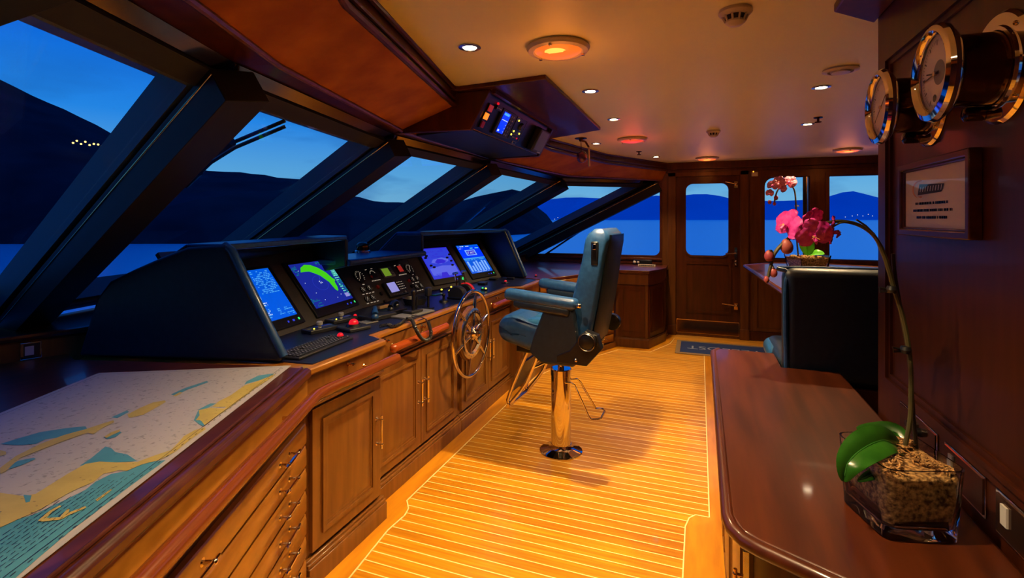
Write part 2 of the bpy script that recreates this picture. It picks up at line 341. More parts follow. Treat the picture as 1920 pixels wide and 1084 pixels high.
for z, nm in ((1.93, 'top_bolt'), (.42, 'bottom_bolt')):
    mb = MB('brass'); mb.bx(.40, .44, YF - .03, YF + .01, z - .05, z + .03)
    p2 = (.30, YF - .03, z + .03) if z > 1 else (.26, YF - .02, z + .015)
    mb.tube([(.42, YF - .03, z), p2], .008); mb.ball((.42, YF - .035, z), .02); mb.build(nm, door)
# windows 2 and 3 of the far wall
def window_far(nm, W_, rl, rr):
    w = bpy.data.objects.new(nm, None); COL.objects.link(w); w.location = (W_[0], YF, W_[2]); w['kind'] = 'structure'
    mb = MB('mahogany_mid'); x0, x1, z0, z1 = W_
    def loop(r, o):
        pts = []
        for cx, cy, a0, rad in ((x1 + o, z1 + o, 0, rr), (x0 - o, z1 + o, 90, rl), (x0 - o, z0 - o, 180, rl), (x1 + o, z0 - o, 270, rr)):
            sxn = -1 if a0 in (0, 270) else 1; syn = -1 if a0 in (0, 90) else 1
            for i in range(6):
                a = math.radians(a0 + 18 * i); rd = rad * r + 1e-4; pts.append((cx + sxn * rd + rd * math.cos(a), cy + syn * rd + rd * math.sin(a)))
        return pts
    mb.ringf([(x, YF + .02, z) for x, z in loop(1, -.012)], [(x, YF + .02, z) for x, z in loop(0, .0)], (0, .05, 0))
    mb.ringf([(x, YF, z) for x, z in loop(1, 0)], [(x, YF, z) for x, z in loop(1, .035)], (0, -.014, 0)); mb.build('window_frame', w)
    mb = MB('brass'); mb.bx(x0 - .0, x1 + .0, YF - .02, YF + .0, z0 - .055, z0 - .038); mb.m('mahogany').bx(x0 - .03, x1 + .03, YF - .035, YF, z0 - .085, z0 - .055); mb.build('window_sill', w)
    MB('glass').bx(x0, x1, YF + .04, YF + .046, z0, z1).build('window_pane', w)
    return w
w2 = window_far('window_1', W2, .10, .01)
mb = MB('black'); mb.bx(1.155, 1.185, YF + .0, YF + .03, 1.02, 2.0); mb.m('steel').bx(1.185, 1.2, YF, YF + .03, 1.02, 2.0); mb.build('sliding_stile', w2)
window_far('window_2', W3, .01, .01)
# right and back walls that close the room, and the partition that carries the clocks
struct(MB('mahogany').bx(2.6, 2.66, -.5, 6.9, 0, 2.26), 'wall_right')
struct(MB('mahogany').bx(-2.9, 2.66, -.52, -.45, 0, 2.26), 'wall_back')
PX = .58
mb = MB('mahogany'); mb.bx(PX, PX + .06, -.45, 2.075, 0, ZC)
y0, y1, z0, z1 = -.3, 1.985, .95, 2.045
for o, i_, d in ((0, .022, .010), (.022, .034, .016), (.034, .05, .007)):
    mb.ringf([(PX, y, z) for y, z in ((y0 + i_, z0 + i_), (y1 - i_, z0 + i_), (y1 - i_, z1 - i_), (y0 + i_, z1 - i_))], [(PX, y, z) for y, z in ((y0 + o, z0 + o), (y1 - o, z0 + o), (y1 - o, z1 - o), (y0 + o, z1 - o))], (-d, 0, 0))
struct(mb, 'wall_partition')
mb = MB('mahogany'); mb.slab([(.42, -.45), (.42, 1.95), (.578, 2.11), (.578, -.45)], 2.19, ZC); struct(mb, 'trim_5', bevel=.006)

# ---- raked front windows
def Hq(u, v): return Zp(u, v, 1.93)
Hh = [V((-.95, -.44, 1.93)), Hq(70, -35), Hq(430, 150), V((-1.66, 2.46, 1.93)), V((-1.63, 3.80, 1.93)), V((-1.553, 5.77, 1.93)), V((-.56, 6.78, 1.95))]
Ss = [V((-2.0, -.46, 1.0)), V((-2.85, -.44, 1.0)), V((-3.16, 1.46, 1.0)), V((-3.52, 2.72, 1.0)), V((-3.49, 4.24, 1.0)), V((-3.41, 6.06, 1.0)), V((-2.45, 6.80, 1.0))]
for i in range(6):
    q = [Ss[i], Ss[i + 1], Hh[i + 1], Hh[i]]; nrm = (q[1] - q[0]).cross(q[3] - q[0]).normalized()
    if nrm.x > 0: nrm = -nrm                 # outward, forward
    w = bpy.data.objects.new('window_%d' % (i + 3), None); COL.objects.link(w); w.location = q[0]; w['kind'] = 'structure'
    def inset(d, q=q):
        c = []
        for k in range(4):
            a = q[k]; b = (q[(k + 1) % 4] - a).normalized(); e = (q[k - 1] - a).normalized(); sn = max(.25, b.cross(e).length); c.append(a + (b + e) * (d / sn))
        return c
    a, b = inset(.10), inset(.0)
    MB('frame_grey').ringf([p + nrm * .02 for p in a], [p + nrm * .02 for p in b], nrm * .11).build('window_frame', w)
    a2 = inset(.075)
    MB('rubber').ringf([p + nrm * .0 for p in a2], [p for p in b], nrm * .02).build('window_gasket', w)
    MB('glass').prism([p + nrm * .016 for p in inset(.04)], nrm * .006).build('window_pane', w)
# pillars
for i in range(1, 7):
    h, s_ = Hh[i], Ss[i]; d = (s_ - h).normalized()
    al = (Hh[min(i + 1, 6)] - Hh[i - 1]).normalized() if i < 6 else V((0, 1, 0))
    n = d.cross(al).normalized(); n = -n if n.z > 0 else n         # inward, down
    al = n.cross(d).normalized(); al = al if al.y > 0 else -al
    wd, dp = (.05, .04) if i == 1 and False else ((.15, .11) if i < 6 else (.13, .13))
    if i == 1: wd, dp = .06, .05
    a = h - d * .05; b = s_ + d * .05
    mb = MB('pillar_black'); sh = al * (-.02 if i < 6 else -.06); 
    mb.add([a + sh - al * wd / 2, a + sh + al * wd / 2, a + sh + al * wd / 2 + n * dp, a + sh - al * wd / 2 + n * dp, b + sh - al * wd / 2, b + sh + al * wd / 2, b + sh + al * wd / 2 + n * dp, b + sh - al * wd / 2 + n * dp], [[0, 1, 2, 3], [4, 7, 6, 5], [0, 3, 7, 4], [3, 2, 6, 7], [0, 4, 5, 1]])
    mb.m('pillar_brown'); k = len(mb.v) - 8; mb.f.append([k + 1, k + 5, k + 6, k + 2]); mb.mi.append(mb.c)
    mb.m('brass').tube([a + sh - al * wd / 2 + n * .02, b + sh - al * wd / 2 + n * .02], .004, 6)
    struct(mb, 'trim_%d' % (5 + i), bevel=.004)
# triangular side window of the far wall, rounded at its after corners
w = bpy.data.objects.new('window_9', None); COL.objects.link(w); w.location = (-2, YF, 1.0); w['kind'] = 'structure'
tri_i = [(-2.0, 1.015)] + [(-.49 - .08 + .08 * math.cos(a), 1.015 + .08 + .08 * math.sin(a)) for a in [math.radians(-90 + 15 * k) for k in range(7)]] + [(-.49 - .07 + .07 * math.cos(a), 1.94 - .07 + .07 * math.sin(a)) for a in [math.radians(15 * k) for k in range(7)]] + [(-.64, 1.92)]
tri_o = [(-2.08, .985)] + [(-.46, .985)] * 7 + [(-.46, 1.97)] * 7 + [(-.60, 1.97)]
MB('mahogany').ringf([(x, YF - .012, z) for x, z in tri_i], [(x, YF - .012, z) for x, z in tri_o], (0, .06, 0)).build('window_frame', w)
MB('glass').prism([(-2.12, YF + .03, 1.0), (-.47, YF + .03, 1.0), (-.47, YF + .03, 1.95), (-.55, YF + .03, 1.95)], (0, .006, 0)).build('window_pane', w)

# ---- header: window lining, soffit, fascia, crown
HL = Hh
LL = [V((-.50, -.44, 2.0)), V((-1.0, .62, 2.0)), V((-1.28, 1.26, 2.0)), V((-1.585, 2.47, 2.0)), V((-1.63, 3.90, 2.0)), V((-1.43, 5.60, 2.0)), V((-.46, 6.80, 2.0))]
CL = [V((-.27, -.44, 2.12)), V((-.68, .55, 2.12)), V((-.97, 1.19, 2.12)), V((-1.26, 2.42, 2.12)), V((-1.27, 4.35, 2.12)), V((-.985, 5.6, 2.12)), V((-.40, 6.80, 2.12))]
def strip(mb, A, B, th=.012):
    for i in range(len(A) - 1):
        q = [A[i], A[i + 1], B[i + 1], B[i]]; n = (q[1] - q[0]).cross(q[3] - q[0]).normalized(); n = n if n.z > 0 else -n
        mb.prism(q, n * th)
up = V((0, 0, 1))
mb = MB('mahogany'); strip(mb, [h + up * .045 for h in HL], LL); struct(mb, 'trim_12')
out_ = [V((-.10, 0, 0))] * 6 + [V((-.04, 0, 0))]
mb = MB('dark_chrome'); strip(mb, [h + up * .012 for h in HL], [h + up * .046 + V((.03, 0, 0)) for h in HL], .006); struct(mb, 'trim_13')
mb = MB('frame_grey'); strip(mb, [h + up * .02 for h in HL], [h + V((-.30, 0, .03)) for h in HL], .06); struct(mb, 'trim_14')
noise_mat('fascia_wood', (.30, .085, .008), (.44, .15, .012), (3, 3, 3), 2, rough=.6, coat=0, spec=.12)
mb = MB('fascia_wood'); strip(mb, LL, CL); struct(mb, 'trim_15')
mb = MB('cherry')
mb.tube([l + up * -.004 for l in LL], .011, 8)
struct(mb, 'trim_16')
mb = MB('mahogany')
for i in range(6):
    mb.prism([CL[i], CL[i + 1], CL[i + 1] + up * .1, CL[i] + up * .1], V((-.02, 0, 0)))
off = V((.018, 0, 0)); off2 = V((.03, 0, 0))
for dz, rr in ((.0, .014), (.035, .009), (.095, .012)): mb.tube([c + up * dz + off * .6 for c in CL], rr, 8)
struct(mb, 'trim_17')
struct(MB('black').slab([(-.2, -.5), (2.6, -.5), (2.6, 6.9), (-.36, 6.9), (-.5, 6.9), (-1.75, 6.0), (-1.95, 3.8), (-1.95, 2.4), (-1.6, .9), (-1.1, -.5)], ZC + .035, ZC + .06), 'trim_18')

# ---- dash shelf below the raked windows and lower front wall
shelf = [(p.x, p.y) for p in Ss] + [(-2.3, 6.80), (-2.3, 5.85), (-2.60, 4.95), (-2.66, 4.9), (-2.66, 1.45), (-2.74, 1.2), (-2.55, .2), (-1.9, -.44)]
struct(MB('mahogany_flat').slab(shelf, .965, .985), 'trim_19')
mb = MB('cherry')
for a, b in zip([(-2.3, 6.8), (-2.3, 5.85), (-2.60, 4.95)], [(-2.3, 5.85), (-2.60, 4.95), (-2.66, 4.9)]): mb.prism([(a[0], a[1], .0), (b[0], b[1], .0), (b[0], b[1], .97), (a[0], a[1], .97)], (-.02, 0, 0))
for a, b in zip([(-2.66, 1.45), (-2.74, 1.2), (-2.55, .2)], [(-2.74, 1.2), (-2.55, .2), (-1.9, -.44)]): mb.prism([(a[0], a[1], 0), (b[0], b[1], 0), (b[0], b[1], .97), (a[0], a[1], .97)], (-.02, 0, 0))
mb.prism([(-2.66, 1.45, 0), (-2.66, 4.9, 0), (-2.66, 4.9, .97), (-2.66, 1.45, .97)], (-.02, 0, 0))
struct(mb, 'wall_front')
mb = MB('mahogany_flat'); pts = [V((-2.3, 6.79, .99)), V((-2.3, 5.85, .99)), V((-2.6, 4.95, .99)), V((-2.66, 4.9, .99)), V((-2.66, 1.45, .99)), V((-2.74, 1.2, .99)), V((-2.55, .2, .99)), V((-1.9, -.43, .99))]
mb.tube(pts, .014, 8); struct(mb, 'trim_20')
mb = MB('mahogany_flat'); mb.bx(-2.3, -.46, YF - .03, YF, .955, .985); mb.bx(-2.3, -.46, YF - .012, YF, .90, .955); struct(mb, 'trim_21', bevel=.004)

# ================================================================ OUTSIDE
SEA = -4.5
MB('sea_water').poly([(-9000, -9000, SEA), (9000, -9000, SEA), (9000, 12000, SEA), (-9000, 12000, SEA)]).build('sea', label='smooth blue evening sea beyond the bridge windows', cat='sea', kind='structure')
def ridge(name, prof, t0f, t1, mat_, label):
    mb = MB(mat_); vs = []; nrow = 5; us = []
    for (u0, v0), (u1, v1) in zip(prof, prof[1:]):
        k = max(1, int(abs(u1 - u0) / 22))
        for i in range(k): us.append((u0 + (u1 - u0) * i / k, v0 + (v1 - v0) * i / k))
    us.append(prof[-1])
    for j, (u, v) in enumerate(us):
        v += random.uniform(-1.5, 1.5)
        ts = t0f(u)
        base = C0 + ray(u, 410) * ts; base.z = SEA - 1
        top = C0 + ray(u, v) * (ts * t1)
        mb_ = []
        for r in range(nrow):
            f = r / (nrow - 1); p = base.lerp(top, f); p.z = SEA - 1 + (top.z - SEA + 1) * (f ** .8) ; mb_.append(p)
        vs += mb_
    n = len(us)
    fs = [[i * nrow + r, (i + 1) * nrow + r, (i + 1) * nrow + r + 1, i * nrow + r + 1] for i in range(n - 1) for r in range(nrow - 1)]
    mb.add(vs, fs); return mb.build(name, label=label, cat='hill')
near = [(-2600, -500), (-1400, -260), (-700, -60), (-300, 45), (0, 148), (60, 178), (120, 205), (180, 235), (240, 266), (320, 305), (390, 322), (450, 324), (520, 332), (580, 338), (650, 366), (700, 376), (770, 381), (830, 388), (870, 376), (920, 362), (960, 356), (985, 362), (1005, 385), (1025, 402), (1045, 430)]
ridge('hill', near, lambda u: 5.95 * FPX / (48 if u < 700 else 48 - 22 * min(1, (u - 700) / 345.)), 1.9, 'hill_dark', 'dark forested hillside close behind the forward windows')
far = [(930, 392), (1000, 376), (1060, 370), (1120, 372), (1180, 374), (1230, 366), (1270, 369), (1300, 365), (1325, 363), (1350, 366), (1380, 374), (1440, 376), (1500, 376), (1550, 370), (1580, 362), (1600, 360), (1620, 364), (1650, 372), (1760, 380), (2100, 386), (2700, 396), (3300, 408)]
ridge('hill', far, lambda u: 2400., 1.2, 'hill_far_haze', 'distant hill with painted blue haze across the water beyond the side door')
ORD = ['leftmost', 'second from the left', 'third from the left', 'fourth from the left', 'fifth from the left', 'sixth from the left', 'seventh from the left', 'eighth from the left', 'ninth from the left']
for i, (u, v, t) in enumerate(((137, 268, 190), (144, 264, 190), (152, 270, 190), (160, 266, 190), (168, 272, 190), (176, 270, 190), (184, 271, 190), (191, 274, 190))):
    MB('house_light').ball(Dp(u, v, t - 25), .30, 8).build('house_lamp', label=ORD[i] + ' of the eight yellow lamps on the dark hillside', cat='lamp', group='house lamps on the dark hillside')
for i, (u, v, t) in enumerate(((1040, 411, 900), (1046, 408, 900), (1050, 413, 900), (1585, 407, 2000), (1598, 405, 2000), (1608, 403, 2000), (1618, 405, 2000), (1628, 402, 2000), (1636, 405, 2000))):
    MB('s_white').ball(Dp(u, v, t), t * .0008, 8).build('shore_lamp', label=ORD[i] + ' of the nine white lamps on the distant shore', cat='lamp', group='white lamps along the distant shore')
# wiper arms outside the forward glass
for i, pts, lab in ((0, [(535, 232), (440, 272), (395, 300), (372, 322)], 'black windscreen wiper outside the second forward window'), (1, [(750, 293), (722, 308), (705, 320)], 'black windscreen wiper outside the third forward window')):
    q = [Ss[2 + i], Ss[3 + i], Hh[3 + i]]; n = (q[1] - q[0]).cross(q[2] - q[0]).normalized(); n = n if n.x < 0 else -n
    r = thing('windscreen_wiper', lab, 'wiper', Pl(*pts[0], q[0] + n * .14, n), 'windscreen wipers outside the forward glass')
    for dv, nm in ((-6, 'arm'), (5, 'arm')):
        mb = MB('black'); mb.tube([Pl(u, v + dv, q[0] + n * .14, n) for u, v in pts], .009, 8); mb.build(nm, r)
    p = [Pl(u, v, q[0] + n * .12, n) for u, v in pts]; mb = MB('black'); 
    if i == 0: mb.tube([Pl(432, 262, q[0] + n * .12, n), Pl(385, 292, q[0] + n * .12, n)], .03, 8)
    (mb.build('blade_mount', r) if i == 0 else None); mb = MB('black'); mb.tube([p[-1], p[-1] + (p[-1] - p[-2]).normalized() * .12], .02, 8); mb.build('pivot', r)

# ================================================================ CEILING FITTINGS
def downlight(x, y, lab, k=1.0, z=ZC):
    t = thing('recessed_downlight', lab, 'light', (x, y, z), 'small round downlights in the ceiling')
    MB('steel').lathe([(.030, -.001), (.045, -.001), (.047, -.006), (.030, -.008)], t.location, (0, 0, 1), 24, cap=False).build('trim_ring', t)
    MB('lamp_glow').lathe([(.0295, -.0035), (.0295, -.005)], t.location, (0, 0, 1), 20).build('lens', t)
    ld = bpy.data.lights.new('lamp', 'SPOT'); ld.energy = LAMP_W * k; ld.color = (1, .70, .36); ld.spot_size = math.radians(112); ld.spot_blend = .9; ld.shadow_soft_size = .022
    l = bpy.data.objects.new('lamp', ld); COL.objects.link(l); l.parent = t; l.location = (0, 0, -.03)
    return t
for x, y, lab in ((-.90, 1.90, 'bright ceiling downlight beside the dark wood crown, left of the large amber dome'),
                  (-.575, 2.79, 'bright ceiling downlight just above the corner of the radio console'),
                  (-.58, 3.64, 'bright ceiling downlight right of the radio console edge'),
                  (-.925, 4.76, 'bright ceiling downlight behind the hanging purple ball'),
                  (-.475, 6.02, 'bright ceiling downlight nearest the wood door corner'),
                  (.62, 3.15, 'bright ceiling downlight in front of the round grey vent'),
                  (.765, 4.34, 'bright ceiling downlight beside the sprinkler head over the dinette'),
                  (-.30, .95, 'added unseen ceiling downlight to light the chart drawers, above the picture edge'),  # this and the next two: unseen lamps added as fill light
                  (-.15, .25, 'added unseen ceiling downlight as fill over the open floor, above the picture edge'),
                  (-1.0, -.1, 'added unseen ceiling downlight to light the near end of the chart table, above the picture edge')):
    downlight(x, y, lab, {2.79: 2.3, 3.64: .12, 1.90: 1.1, .95: 1.1, .25: .5, -.1: 2.0}.get(y, 1.0))
def dome(x, y, glow, lab, hot=True, lc=(1, .25, .04)):
    t = thing('dome_ceiling_lamp', lab, 'light', (x, y, ZC), 'round dome lamps with coloured glow')
    o = t.location
    MB('cream_plastic').lathe([(.105, 0), (.128, -.002), (.132, -.010), (.124, -.022), (.104, -.026), (.096, -.020)], o, (0, 0, 1), 40, cap=False).build('rim', t)
    mb = MB(glow); mb.lathe([(.1, -.010), (.098, -.020), (.085, -.029), (.055, -.036), (.02, -.038), (0, -.038)], o, (0, 0, 1), 36, cap=False)
    mb.build('diffuser', t)
    if hot: MB('dome_hot').lathe([(0.045, -.0375), (.03, -.0398), (0, -.0405)], o + V((.0, -.04, .003)), (0, 0, 1), 24, cap=False).build('bulb_glow', t)
    for k in range(3): MB('steel').box(o + V((.108 * math.cos(2.1 * k + .5), .108 * math.sin(2.1 * k + .5), -.028)), (.012, .012, .008)).build('clip', t)
    ld = bpy.data.lights.new('lamp', 'POINT'); ld.energy = DOME_W; ld.color = lc; ld.shadow_soft_size = .09
    l = bpy.data.objects.new('lamp', ld); COL.objects.link(l); l.parent = t; l.location = (0, 0, -.15)
dome(-.555, 2.03, 'dome_orange', 'largest amber dome lamp in the near ceiling')
dome(-.57, 4.60, 'dome_red', 'red dome lamp in the ceiling past the radio console', False, (1, .08, .03))
dome(.08, 6.34, 'dome_orange', 'orange dome lamp in front of the wooden door')
dome(1.43, 6.07, 'dome_orange', 'orange dome lamp over the far window by the partition')
def detector(x, y, s, lab):
    t = thing('smoke_detector', lab, 'detector', (x, y, ZC), 'smoke detectors on the ceiling'); o = t.location
    MB('cream_plastic').lathe([(.055 * s, 0), (.058 * s, -.012 * s), (.050 * s, -.02 * s), (.047 * s, -.022 * s)], o, (0, 0, 1), 32).build('base', t)
    MB('ink').lathe([(.036 * s, -.02 * s), (.033 * s, -.046 * s)], o, (0, 0, 1), 24).build('chamber', t)
    mb = MB('cream_plastic'); mb.lathe([(.034 * s, -.040 * s), (.034 * s, -.046 * s), (.022 * s, -.056 * s), (0, -.058 * s)], o, (0, 0, 1), 28)
    for k in range(10):
        a = 2 * PI * k / 10; mb.tube([o + V((.044 * s * math.cos(a), .044 * s * math.sin(a), -.02 * s)), o + V((.033 * s * math.cos(a), .033 * s * math.sin(a), -.043 * s))], .004 * s, 6)
    mb.build('cage', t)
detector(.115, 1.89, .95, 'large white smoke detector on the near ceiling')
detector(.105, 4.42, .95, 'small white smoke detector on the ceiling facing the door')
t = thing('ceiling_vent', 'round cream ceiling vent by the partition crown', 'vent', Zp(1576, 130, ZC)); o = t.location
MB('cream_plastic').lathe([(.075, 0), (.078, -.008), (.055, -.014), (.052, -.006)], o, (0, 0, 1), 32, cap=False).build('rim', t)
MB('cream_plastic').lathe([(.045, -.008), (.04, -.018), (.0, -.02)], o, (0, 0, 1), 28, cap=False).build('disc', t)
for (u, v), lab in (((1534, 220), 'small brass sprinkler head beside the downlights over the dinette'), ((1198, 284), 'small dark sprinkler head in front of the corner downlight')):
    t = thing('sprinkler_head', lab, 'sprinkler', Zp(u, v, ZC), 'sprinkler heads'); o = t.location
    mb = MB('bronze'); mb.lathe([(.03, 0), (.028, -.006), (.008, -.008), (.008, -.03), (.022, -.032), (.022, -.036)], o, (0, 0, 1), 20); mb.build('head', t)

# ================================================================ CONSOLE CABINETS
def handle(mb, p0, p1, n, r=.005, so=.03, over=.02):
    p0, p1, n = V(p0), V(p1), V(n); d = (p1 - p0).normalized()
    for p in (p0, p1): mb.tube([p, p + n * so], r * .9, 8); mb.lathe([(r * 1.8, 0), (r * 1.8, .003)], p, n, 12); mb.ball(p + n * (so + r * .2), r * 1.35, 10)
    mb.tube([p0 - d * over + n * so, p1 + d * over + n * so], r, 8)
def panel_face(mb, F, a0, a1, h0, h1, st=.07, th=.018, gap=.003):
    F.box(mb, a0 + gap, a1 - gap, h0 + gap, h1 - gap, 0, th)
    b0, b1, g0, g1 = a0 + st, a1 - st, h0 + st, h1 - st
    def L(i, d): return [F.p(b0 + i, g0 + i, d), F.p(b1 - i, g0 + i, d), F.p(b1 - i, g1 - i, d), F.p(b0 + i, g1 - i, d)]
    mb.ringf(L(.012, th), L(-.006, th), F.n * .009)          # proud moulding
    mb.ringf(L(.024, th - .001), L(.012, th - .001), F.n * .004)
    A, B = L(.034, th), L(.062, th + .009)                   # raised field
    mb.add(A + B, [[0, 1, 5, 4], [1, 2, 6, 5], [2, 3, 7, 6], [3, 0, 4, 7], [4, 5, 6, 7]])
def cabinet(name, lab, p, q, depth, doors, z1=.862, hside=None, grp='cabinets under the helm console', kick=.10, cat='cabinet', apron=.74, hz=(.40, .52)):
    p = V((*p, 0)); q = V((*q, 0)); F = Fr(p, q - p, (0, 0, 1)); Wd = (q - p).length
    t = thing(name, lab, cat, p, grp)
    mb = MB('cherry'); F.box(mb, .002, Wd - .002, 0, z1, -depth, -.002); mb.build('body', t, bevel=.002)
    mb = MB('cherry'); F.box(mb, 0, Wd, 0, .085, -.002, .035); F.box(mb, 0, Wd, .085, .10, -.002, .028); F.box(mb, 0, Wd, .1, .112, -.002, .018); mb.build('plinth', t, bevel=.003)
    mb = MB('cherry'); F.box(mb, 0, Wd, apron, z1, -.002, .012); F.box(mb, 0, Wd, apron - .012, apron, -.002, .02); mb.build('apron', t, bevel=.003)
    n = len(doors)
    for k, sd in enumerate(doors):
        a0 = .03 + (Wd - .06) * k / n; a1 = .03 + (Wd - .06) * (k + 1) / n
        mb = MB('cherry'); panel_face(mb, F, a0, a1, .13, apron - .02, st=.062); d = mb.build('door', t)
        if sd:
            a = a1 - .035 if sd == 'r' else a0 + .035
            mb = MB('chrome'); handle(mb, F.p(a, hz[0], .018), F.p(a, hz[1], .018), F.n, .0058); mb.build('handle', d)
    return t, F, Wd
XA, XC = -1.50, -1.598
cA = cabinet('door_cabinet', 'single door cabinet between the chart drawers and the helm', (XA, 1.60), (XA, 2.13), .50, ['r'])
cabinet('door_cabinet', 'two door cabinet just left of the steering wheel', (XC, 2.135), (XC, 3.165), .42, ['r', 'l'])
cabinet('door_cabinet', 'two door cabinet behind and right of the steering wheel', (XC, 3.17), (XC, 4.20), .42, ['r', 'l'])
cabinet('door_cabinet', 'single door cabinet at the far end of the helm, behind the chair footrest', (XA, 4.21), (XA, 4.74), .50, ['l'])
# knobs on the aprons
for (a, y) in ((XA, 2.0), (XC, 2.42), (XC, 3.3), (XC, 3.75), (XA, 1.85), (XA, 4.5)):
    pass
# chart drawer chest, port side
p0, p1 = V((-1.485, 1.595, 0)), V((-1.0, .525, 0))
p1 = p0 + (p1 - p0).normalized() * 1.30
def chest(lab, a, b, rows, left, right, flip=False):
    F = Fr(a, b - a, (0, 0, 1)); Wd = (b - a).length
    t = thing('chart_drawer_chest', lab, 'cabinet', a, 'chests of chart drawers')
    mb = MB('cherry'); F.box(mb, 0, Wd, 0, .862, -.45, -.002); mb.build('body', t)
    mb = MB('cherry'); F.box(mb, 0, Wd, 0, .06, -.002, .03); mb.build('plinth', t, bevel=.003)
    mb = MB('cherry_flat'); F.box(mb, 0, Wd, .735, .862, -.002, .01); F.box(mb, 0, Wd, .725, .737, -.002, .018); mb.build('apron', t, bevel=.003)
    zs = [.70 - (.70 - .075) * k / rows for k in range(rows + 1)]
    for k in range(rows):
        mb = MB('cherry_flat'); z1_, z0_ = zs[k] - .004, zs[k + 1] + .004
        F.box(mb, left, Wd - right, z0_, z1_, 0, .016)
        A = [F.p(left + .0, z0_, .016), F.p(Wd - right, z0_, .016), F.p(Wd - right, z1_, .016), F.p(left, z1_, .016)]
        B = [F.p(left + .012, z0_ + .012, .024), F.p(Wd - right - .012, z0_ + .012, .024), F.p(Wd - right - .012, z1_ - .012, .024), F.p(left + .012, z1_ - .012, .024)]
        mb.add(A + B, [[0, 1, 5, 4], [1, 2, 6, 5], [2, 3, 7, 6], [3, 0, 4, 7], [4, 5, 6, 7]])
        d = mb.build('drawer', t)
        zc = (z0_ + z1_) / 2 + .008
        for ac in (left + .13, Wd - right - .23):
            mb = MB('chrome'); handle(mb, F.p(ac - .042, zc, .022), F.p(ac + .042, zc, .022), F.n, .0062, .030, .024); mb.build('handle', d)
    return t
# the face looks aft (+x); Fr normal must point that way, so run from the near end to the console
chest('chart drawer chest of wide flat drawers below the nautical chart', p1, p0, 7, .33, .045)
chest('chart drawer chest beyond the helm chair, under the starboard worktop', V((-1.485, 4.745, 0)), V((-.935, 5.93, 0)), 7, .05, .05)
# corner cabinet by the door
t = thing('corner_cabinet', 'tall angled corner cabinet left of the wooden door', 'cabinet', (-.75, 6.3, 0))
CC = [(-.925, 5.955), (-.56, 5.955), (-.41, 6.40), (-.41, 6.785), (-1.6, 6.785), (-1.2, 6.3)]
mb = MB('mahogany_mid'); mb.slab(CC, 0, .862); mb.build('body', t)
def off_poly(P, k, lst):
    return [(x + lst[i][0] * k, y + lst[i][1] * k) for i, (x, y) in enumerate(P)]
dirs = [(-.6, -1), (.7, -1), (1, -.3), (1, 0), (0, 0), (-.6, -.6)]
mb = MB('mahogany_mid'); mb.slab(off_poly(CC, .018, dirs), 0, .10); mb.slab(off_poly(CC, .012, dirs), .10, .112); mb.build('plinth', t, bevel=.003)
mb = MB('mahogany_mid'); mb.slab(off_poly(CC, .012, dirs), .735, .745); mb.slab(off_poly(CC, .006, dirs), .745, .862); mb.build('apron', t)
for a, b in ((CC[0], CC[1]), (CC[1], CC[2])):
    F = Fr(V((*a, 0)), V((*b, 0)) - V((*a, 0)), (0, 0, 1)); Wd = (V(b) - V(a)).length
    mb = MB('mahogany'); F.box(mb, .03, Wd - .03, .13, .72, 0, .012); 
    L = lambda i, d: [F.p(.03 + i, .13 + i, d), F.p(Wd - .03 - i, .13 + i, d), F.p(Wd - .03 - i, .72 - i, d), F.p(.03 + i, .72 - i, d)]
    mb.ringf(L(.055, .012), L(.045, .012), F.n * .006); mb.build('door', t)
t = MB('mahogany_flat').slab(off_poly(CC, .025, dirs), .864, ZT).build('corner_countertop', label='mahogany top of the corner cabinet left of the door', cat='countertop', bevel=.006)

# worktops
mb = MB('cherry_flat'); wt = [(XA + .03, 1.605), (XA + .03, 2.13), (XC + .02, 2.19), (XC + .02, 4.15), (XA + .03, 4.21), (XA + .03, 4.74), (-1.66, 4.80), (-2.40, 4.95), (-2.60, 4.88), (-2.60, 1.47), (-2.5, 1.36), (-1.66, 1.58)]
mb.slab(wt, .864, .893); wt_ = mb.build('helm_worktop', label='helm console worktop with cherry edge and dark blue inlay', cat='worktop', loc=(-1.9, 3.2, .864), bevel=.008)
inl = [(XA - .005, 1.66), (XA - .005, 2.12), (XC - .015, 2.17), (XC - .015, 4.17), (XA - .005, 4.24), (XA - .005, 4.70), (-1.66, 4.76), (-2.3, 4.8), (-2.3, 1.5), (-1.66, 1.64)]
MB('worktop_blue').slab(inl, .893, .898).build('inlay', wt_)
ct_ = [(-1.455, 1.600), (-.975, .525), (-.70, -.08), (-.8, -.43), (-1.88, -.43), (-2.52, .2), (-2.71, 1.2), (-2.63, 1.40), (-2.5, 1.352), (-1.66, 1.575)]
tb = MB('mahogany_flat').slab(ct_, .864, ZT).build('chart_table_top', label='polished mahogany chart table top under the nautical chart', cat='worktop', loc=(-1.8, .8, .864), bevel=.01)
mb = MB('mahogany_flat'); mb.tube([(-1.47, 1.585, .888), (-.99, .51, .888), (-.72, -.08, .888)], .017, 10); mb.tube([(-1.484, 1.576, .905), (-1.004, .50, .905), (-.735, -.085, .905)], .005, 8); mb.build('edge_moulding', tb)
tb2 = [(XA + .03, 4.745), (-.95, 5.90), (-1.24, 6.30), (-1.64, 6.78), (-2.27, 6.78), (-2.27, 5.86), (-2.58, 4.97), (-2.41, 4.965), (-1.66, 4.815)]
MB('mahogany_flat').slab(tb2, .864, ZT).build('side_worktop', label='mahogany worktop beyond the helm chair under the far windows', cat='worktop', loc=(-1.7, 5.7, .864), bevel=.008)
